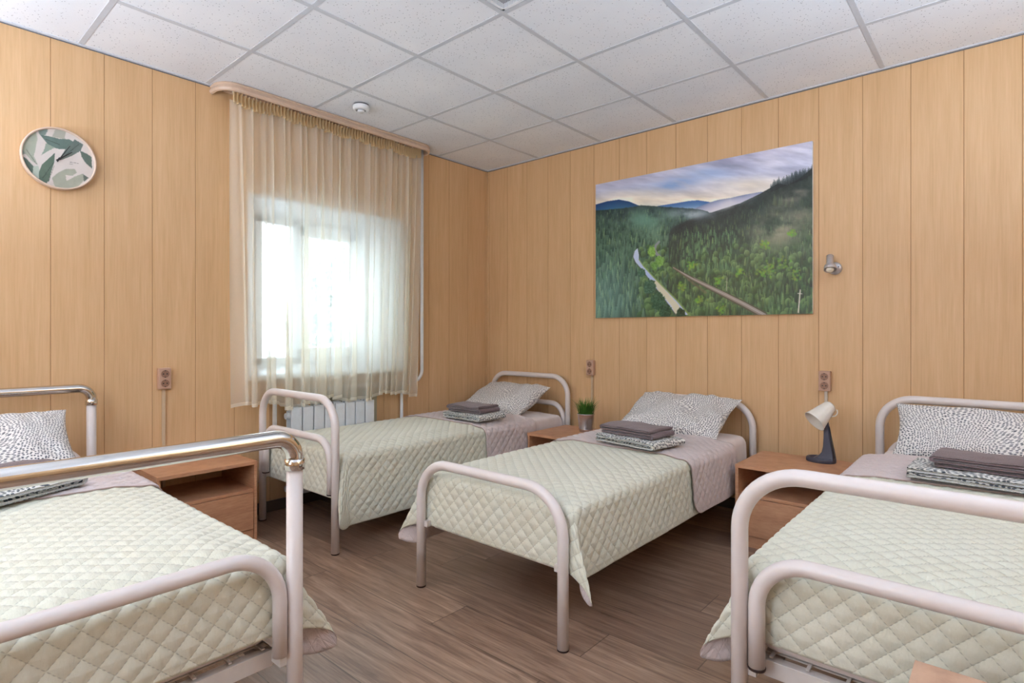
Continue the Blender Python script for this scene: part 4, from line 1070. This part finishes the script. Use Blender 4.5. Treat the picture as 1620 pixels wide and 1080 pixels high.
def mattress(loc, rz, label, ztop, yf, hw=.375, seed=0):
    t = empty('mattress', loc, rz, label, 'mattress', 'mattresses in pink-white sheets')
    n, m_ = 60, 120; y0, y1, z0, z1 = yf, -.035, .312, ztop
    bm = bmesh.new(); box(bm, -hw+.006, hw-.006, y0+.006, y1-.006, z0, z1-.012, .03, seg=3); finish('core', bm, M['sheet'], t, True)
    # sheet: rounded box skin with creases
    def rb(u, v):     # superellipse cross-section in xz, wrapped along y with closed rounded end at head
        pass
    V, F = [], []; K = 56
    ys = np.linspace(y1, y1-.75, 80)
    for i, y in enumerate(ys):
        endf = min(1, max(0, (y1-y)/.04)); sh = math.sqrt(max(0, 1-(1-endf)**2))
        for k in range(K):
            a = -PI*.5+ k/(K-1)*2*PI if False else None
            f = k/(K-1); # perimeter from lower-left over the top to lower-right
            per = f*(2*(z1-z0)+2*hw)
            r = .035; hgt = z1-z0
            if per < hgt: x, z = -hw, z0+per
            elif per < hgt+2*hw: x, z = -hw+(per-hgt), z1
            else: x, z = hw, z1-(per-hgt-2*hw)
            # round the shoulder
            dx, dz = max(0, abs(x)-(hw-r)), max(0, z-(z1-r))
            if dx > 0 and dz > 0:
                l = math.hypot(dx, dz); m2 = max(dx, dz); x = math.copysign(hw-r+dx/l*m2, x); z = z1-r+dz/l*m2
            if z > z0+.02: z = z-(1-sh)*.035*((z-z0)/(z1-z0)); 
            n1 = mnoise.noise(Vector((x*7+seed, y*5, z*7)))*.006+mnoise.noise(Vector((x*3, y*16+x*9+seed, z*12)))*.004
            x2 = x*(1+n1*1.2); z2 = z+n1*(1 if abs(x) < hw-.02 else .2)-(.006*(abs(x)/hw)**4)
            yy = y if endf > 0 else y
            V.append((x2, yy+(0 if sh > 0 else 0), z2))
    for i in range(len(ys)-1):
        for k in range(K-1): F.append((i*K+k, i*K+k+1, (i+1)*K+k+1, (i+1)*K+k))
    F.append(tuple(range(K)))
    raw('fitted_sheet', V, F, M['sheet'], t)
    return t

def pillow(loc, rot, size, label, seed, cat='pillow', squash=(.0, 0), rumple=1.0):
    W, H, T = size; n, m_ = 64, 48; V, UV = [], []
    for side in (1, -1):
        for i in range(n):
            for j in range(m_):
                u, v = -1+2*i/(n-1), -1+2*j/(m_-1)
                uu = math.sin(u*PI/2)*.35+u*.65; vv = math.sin(v*PI/2)*.35+v*.65
                prof = max(0, (1-abs(uu)**2.6))**.55*max(0, (1-abs(vv)**2.6))**.55
                pinch = 1-.075*(1-abs(vv)**2)*abs(uu)**2; pin2 = 1-.10*(1-abs(uu)**2)*abs(vv)**2
                x = uu*W/2*pinch; y = vv*H/2*pin2
                nn = mnoise.noise(Vector((x*5+seed, y*5, side*1.0)))*.022+mnoise.noise(Vector((x*12+seed, y*9+x*6, side*2.)))*.010+mnoise.noise(Vector((x*24, y*30+seed, side)))*.004
                # creases radiating from the corners
                cr = 0
                for cxx, cyy in ((1, 1), (-1, 1), (1, -1), (-1, -1)):
                    dx, dy = uu-cxx, vv-cyy; d = math.hypot(dx, dy); cr += math.sin(math.atan2(dy, dx)*11+seed)*math.exp(-d*2.4)*.008*min(1, d*3)
                z = side*(T/2*prof)+(nn*rumple+cr)*min(1, prof*2.5+.02)
                V.append((x, y, z)); UV.append((x+(side < 0)*1.0, y))
    F = [tuple(f) for f in grid_faces(n, m_)]; off = n*m_
    F += [tuple(x+off for x in f)[::-1] for f in grid_faces(n, m_)]
    o = raw('pillow', V, F, M['dots'], None, uvs=UV)
    bm = bmesh.new(); bm.from_mesh(o.data); bmesh.ops.remove_doubles(bm, verts=bm.verts, dist=.0004); bmesh.ops.recalc_face_normals(bm, faces=bm.faces); bm.to_mesh(o.data); bm.free()
    for p in o.data.polygons: p.use_smooth = True
    ss = o.modifiers.new('smooth', 'SUBSURF'); ss.levels = 1; ss.render_levels = 1
    o.location = loc; o.rotation_euler = rot
    props(o, label, cat, 'dotted pillows'); return o

def folded(name, loc, rz, W, D, T, layers, mat, label, cat, group, seed, tiltx=0, par=None):
    """cloth folded into a block: a zigzag profile (in x-z) swept along y, with soft ends"""
    th = T/layers; path = []; hw = W/2
    for k in range(layers):
        z = th*(k+.5); xs = np.linspace(-1, 1, 26) if k % 2 == 0 else np.linspace(1, -1, 26)
        for x in xs: path.append((x*(hw-th*.5), z, 0))
        if k < layers-1:
            s_ = 1 if k % 2 == 0 else -1
            for q in range(1, 6): a = q/6*PI; path.append((s_*(hw-th*.5+math.sin(a)*th*.5), z+th*.5-math.cos(a)*th*.5, 1))
    pts = np.array([(p[0], p[1]) for p in path]); d = np.gradient(pts, axis=0); nn = np.stack([-d[:, 1], d[:, 0]], 1); nn /= np.linalg.norm(nn, axis=1, keepdims=True)+1e-9
    t2 = th*.46; loop = np.concatenate([pts+nn*t2, (pts-nn*t2)[::-1]]); K = len(loop)
    per = np.concatenate([[0], np.cumsum(np.linalg.norm(np.diff(loop, axis=0), axis=1))])
    ny = 44; V, UV = [], []
    for i in range(ny):
        v = -1+2*i/(ny-1); e = 1-abs(v); rnd = min(1, e/.06); sq = .55+.45*math.sqrt(1-(1-rnd)**2)
        for k, (x, z) in enumerate(loop):
            y = v*D/2
            li = int(z/th); cz = (li+.5)*th
            z2 = cz+(z-cz)*sq
            crown = 1+.10*(1-v*v)
            n1 = mnoise.noise(Vector((x*9+seed, y*9, z*20)))*.007+mnoise.noise(Vector((x*25, y*22+seed, z*30)))*.0025
            edge_in = .006*mnoise.noise(Vector((y*10+seed, li*3.1, 2)))
            V.append((x*(1+edge_in)+n1*.6, y*(1+.02*math.sin(li*2.1+seed)), max(.0015, z2*crown+n1*(z/T)))); UV.append((per[k], y))
    F = []
    for i in range(ny-1):
        for k in range(K): k2 = (k+1) % K; F.append((i*K+k, i*K+k2, (i+1)*K+k2, (i+1)*K+k))
    half_ = K//2
    for i, fl in ((0, 1), (ny-1, 0)):
        for k in range(half_-1):
            f = (i*K+k, i*K+k+1, i*K+K-2-k, i*K+K-1-k); F.append(f if fl else f[::-1])
    o = raw(name, V, F, mat, par, uvs=UV); o.location = loc; o.rotation_euler = (tiltx, 0, rz)
    if par is None: props(o, label, cat, group)
    return o

# bed 2: window corner, bed 3: middle, bed 4: right, bed 1: left (head on the window wall)
B = {'corner': ((.532, -.075, 0), 0), 'middle': ((1.925, -.055, 0), 0), 'right': ((3.385, -.13, 0), 0), 'left': ((.10, -3.36, 0), PI/2)}
bed(*B['corner'], 'white tubular bed frame in the corner beside the window', 'double', .3975, -2.045)
bed(*B['middle'], 'white tubular bed frame with low single-loop footboard, in the middle', 'single', .3875, -2.01)
bed(*B['right'], 'white tubular bed frame at the right, with two-loop footboard in front', 'double', .3975, -2.11)
bed(*B['left'], 'white bed frame with chrome rails, nearest on the left', 'chrome', .3925, -2.0)
mattress(*B['corner'], 'mattress in pink-white sheet on the bed in the window corner', .500, -2.0, .37, 1)
mattress(*B['middle'], 'mattress in pink-white sheet on the middle bed under the picture', .500, -1.965, .362, 2)
mattress(*B['right'], 'mattress in pink-white sheet on the bed at the right', .530, -2.06, .37, 3)
mattress(*B['left'], 'mattress in pink-white sheet on the chrome-railed bed at the left', .530, -1.95, .362, 4)
make_spread(*B['corner'], 'pale mint quilted bedspread on the bed in the window corner', .518, .378, -1.975, -.44, .22, .37, .235, 11, flap=.52, tip=(.03, .03))
make_spread(*B['middle'], 'pale green quilted bedspread on the middle bed, corners hanging low', .518, .378, -1.945, -.42, .31, .265, .225, 5, flap=.58, tip=(.10, .085))
make_spread(*B['right'], 'pale green quilted bedspread on the bed at the right', .552, .378, -2.035, -.36, .26, .26, .185, 8, flap=.53, tip=(.09, .09), puff=.0052, res=.0072)
make_spread(*B['left'], 'pale green quilted bedspread on the chrome-railed bed at the left', .552, .370, -1.93, -.42, .26, .27, .185, 3, flap=.50, tip=(.09, .11), puff=.0050, res=.0072)

pillow((.48, -.335, .604), (math.radians(27), 0, math.radians(-3)), (.68, .44, .17), 'dotted pillow on the bed in the window corner', 2.2)
pillow((1.925, -.300, .612), (math.radians(27), 0, math.radians(-2)), (.68, .46, .15), 'rumpled dotted pillow on the middle bed', 5.7, rumple=1.7)
pillow((3.42, -.34, .650), (math.radians(50), 0, 0), (.70, .32, .16), 'upright dotted pillow on the bed at the right', 9.1)
pillow((.40, -3.42, .655), (math.radians(35), 0, PI/2), (.66, .42, .15), 'dotted pillow on the chrome-railed bed at the left', 13.3)

def stack(px, py, z, rz, key, wl, dl, wt, dt, off, seed):
    folded('folded_linen', (px, py, z), rz, wl, dl, .040, 2, M['dots_big'], 'folded dotted linen under the towel on the '+key, 'linen', 'folded dotted linen sets', seed)
    folded('folded_towel', (px+off[0], py+off[1], z+.0435), rz+off[2], wt, dt, .048, 3, M['towel'], 'folded taupe towel on top of the linen on the '+key, 'towel', 'folded taupe towels', seed+3)
stack(.70, -.89, .537, -.03, 'bed in the window corner', .37, .25, .31, .20, (-.01, .01, .04), 2)
stack(2.005, -.945, .537, -.17, 'middle bed', .38, .27, .33, .20, (-.015, .01, .05), 6)
stack(3.45, -.92, .570, -.05, 'bed at the right', .50, .26, .39, .20, (.03, .02, -.03), 9)
stack(.965, -3.45, .570, PI/2+.45, 'chrome-railed bed at the left', .50, .23, .40, .19, (-.03, .0, .02), 12)
for (ux, uy), pw, where in ADDED_UPLIGHTS:  # bodies for the added ceiling fill lights, all out of view
    t = empty('added_fill_lamp', (ux, uy, 0), 0, 'added fill light aimed at the ceiling, shaped as a floor lamp, '+where, 'lamp', 'added ceiling fill lights')
    bm = bmesh.new(); lathe(bm, [(.0001, .0), (.15, .0), (.15, .012), (.02, .03), (.0001, .03)], 32); finish('base', bm, M['white_pvc'], t)
    bm = bmesh.new(); tube(bm, [(0, 0, .028), (0, 0, 1.34)], .012, 16); finish('pole', bm, M['white_pvc'], t)
    bm = bmesh.new(); lathe(bm, [(.0001, 1.335), (.03, 1.34), (.13, 1.39), (.235, 1.47), (.233, 1.472), (.125, 1.395), (.03, 1.348), (.0001, 1.344)], 40); finish('lamp_shade', bm, M['white_pvc'], t)
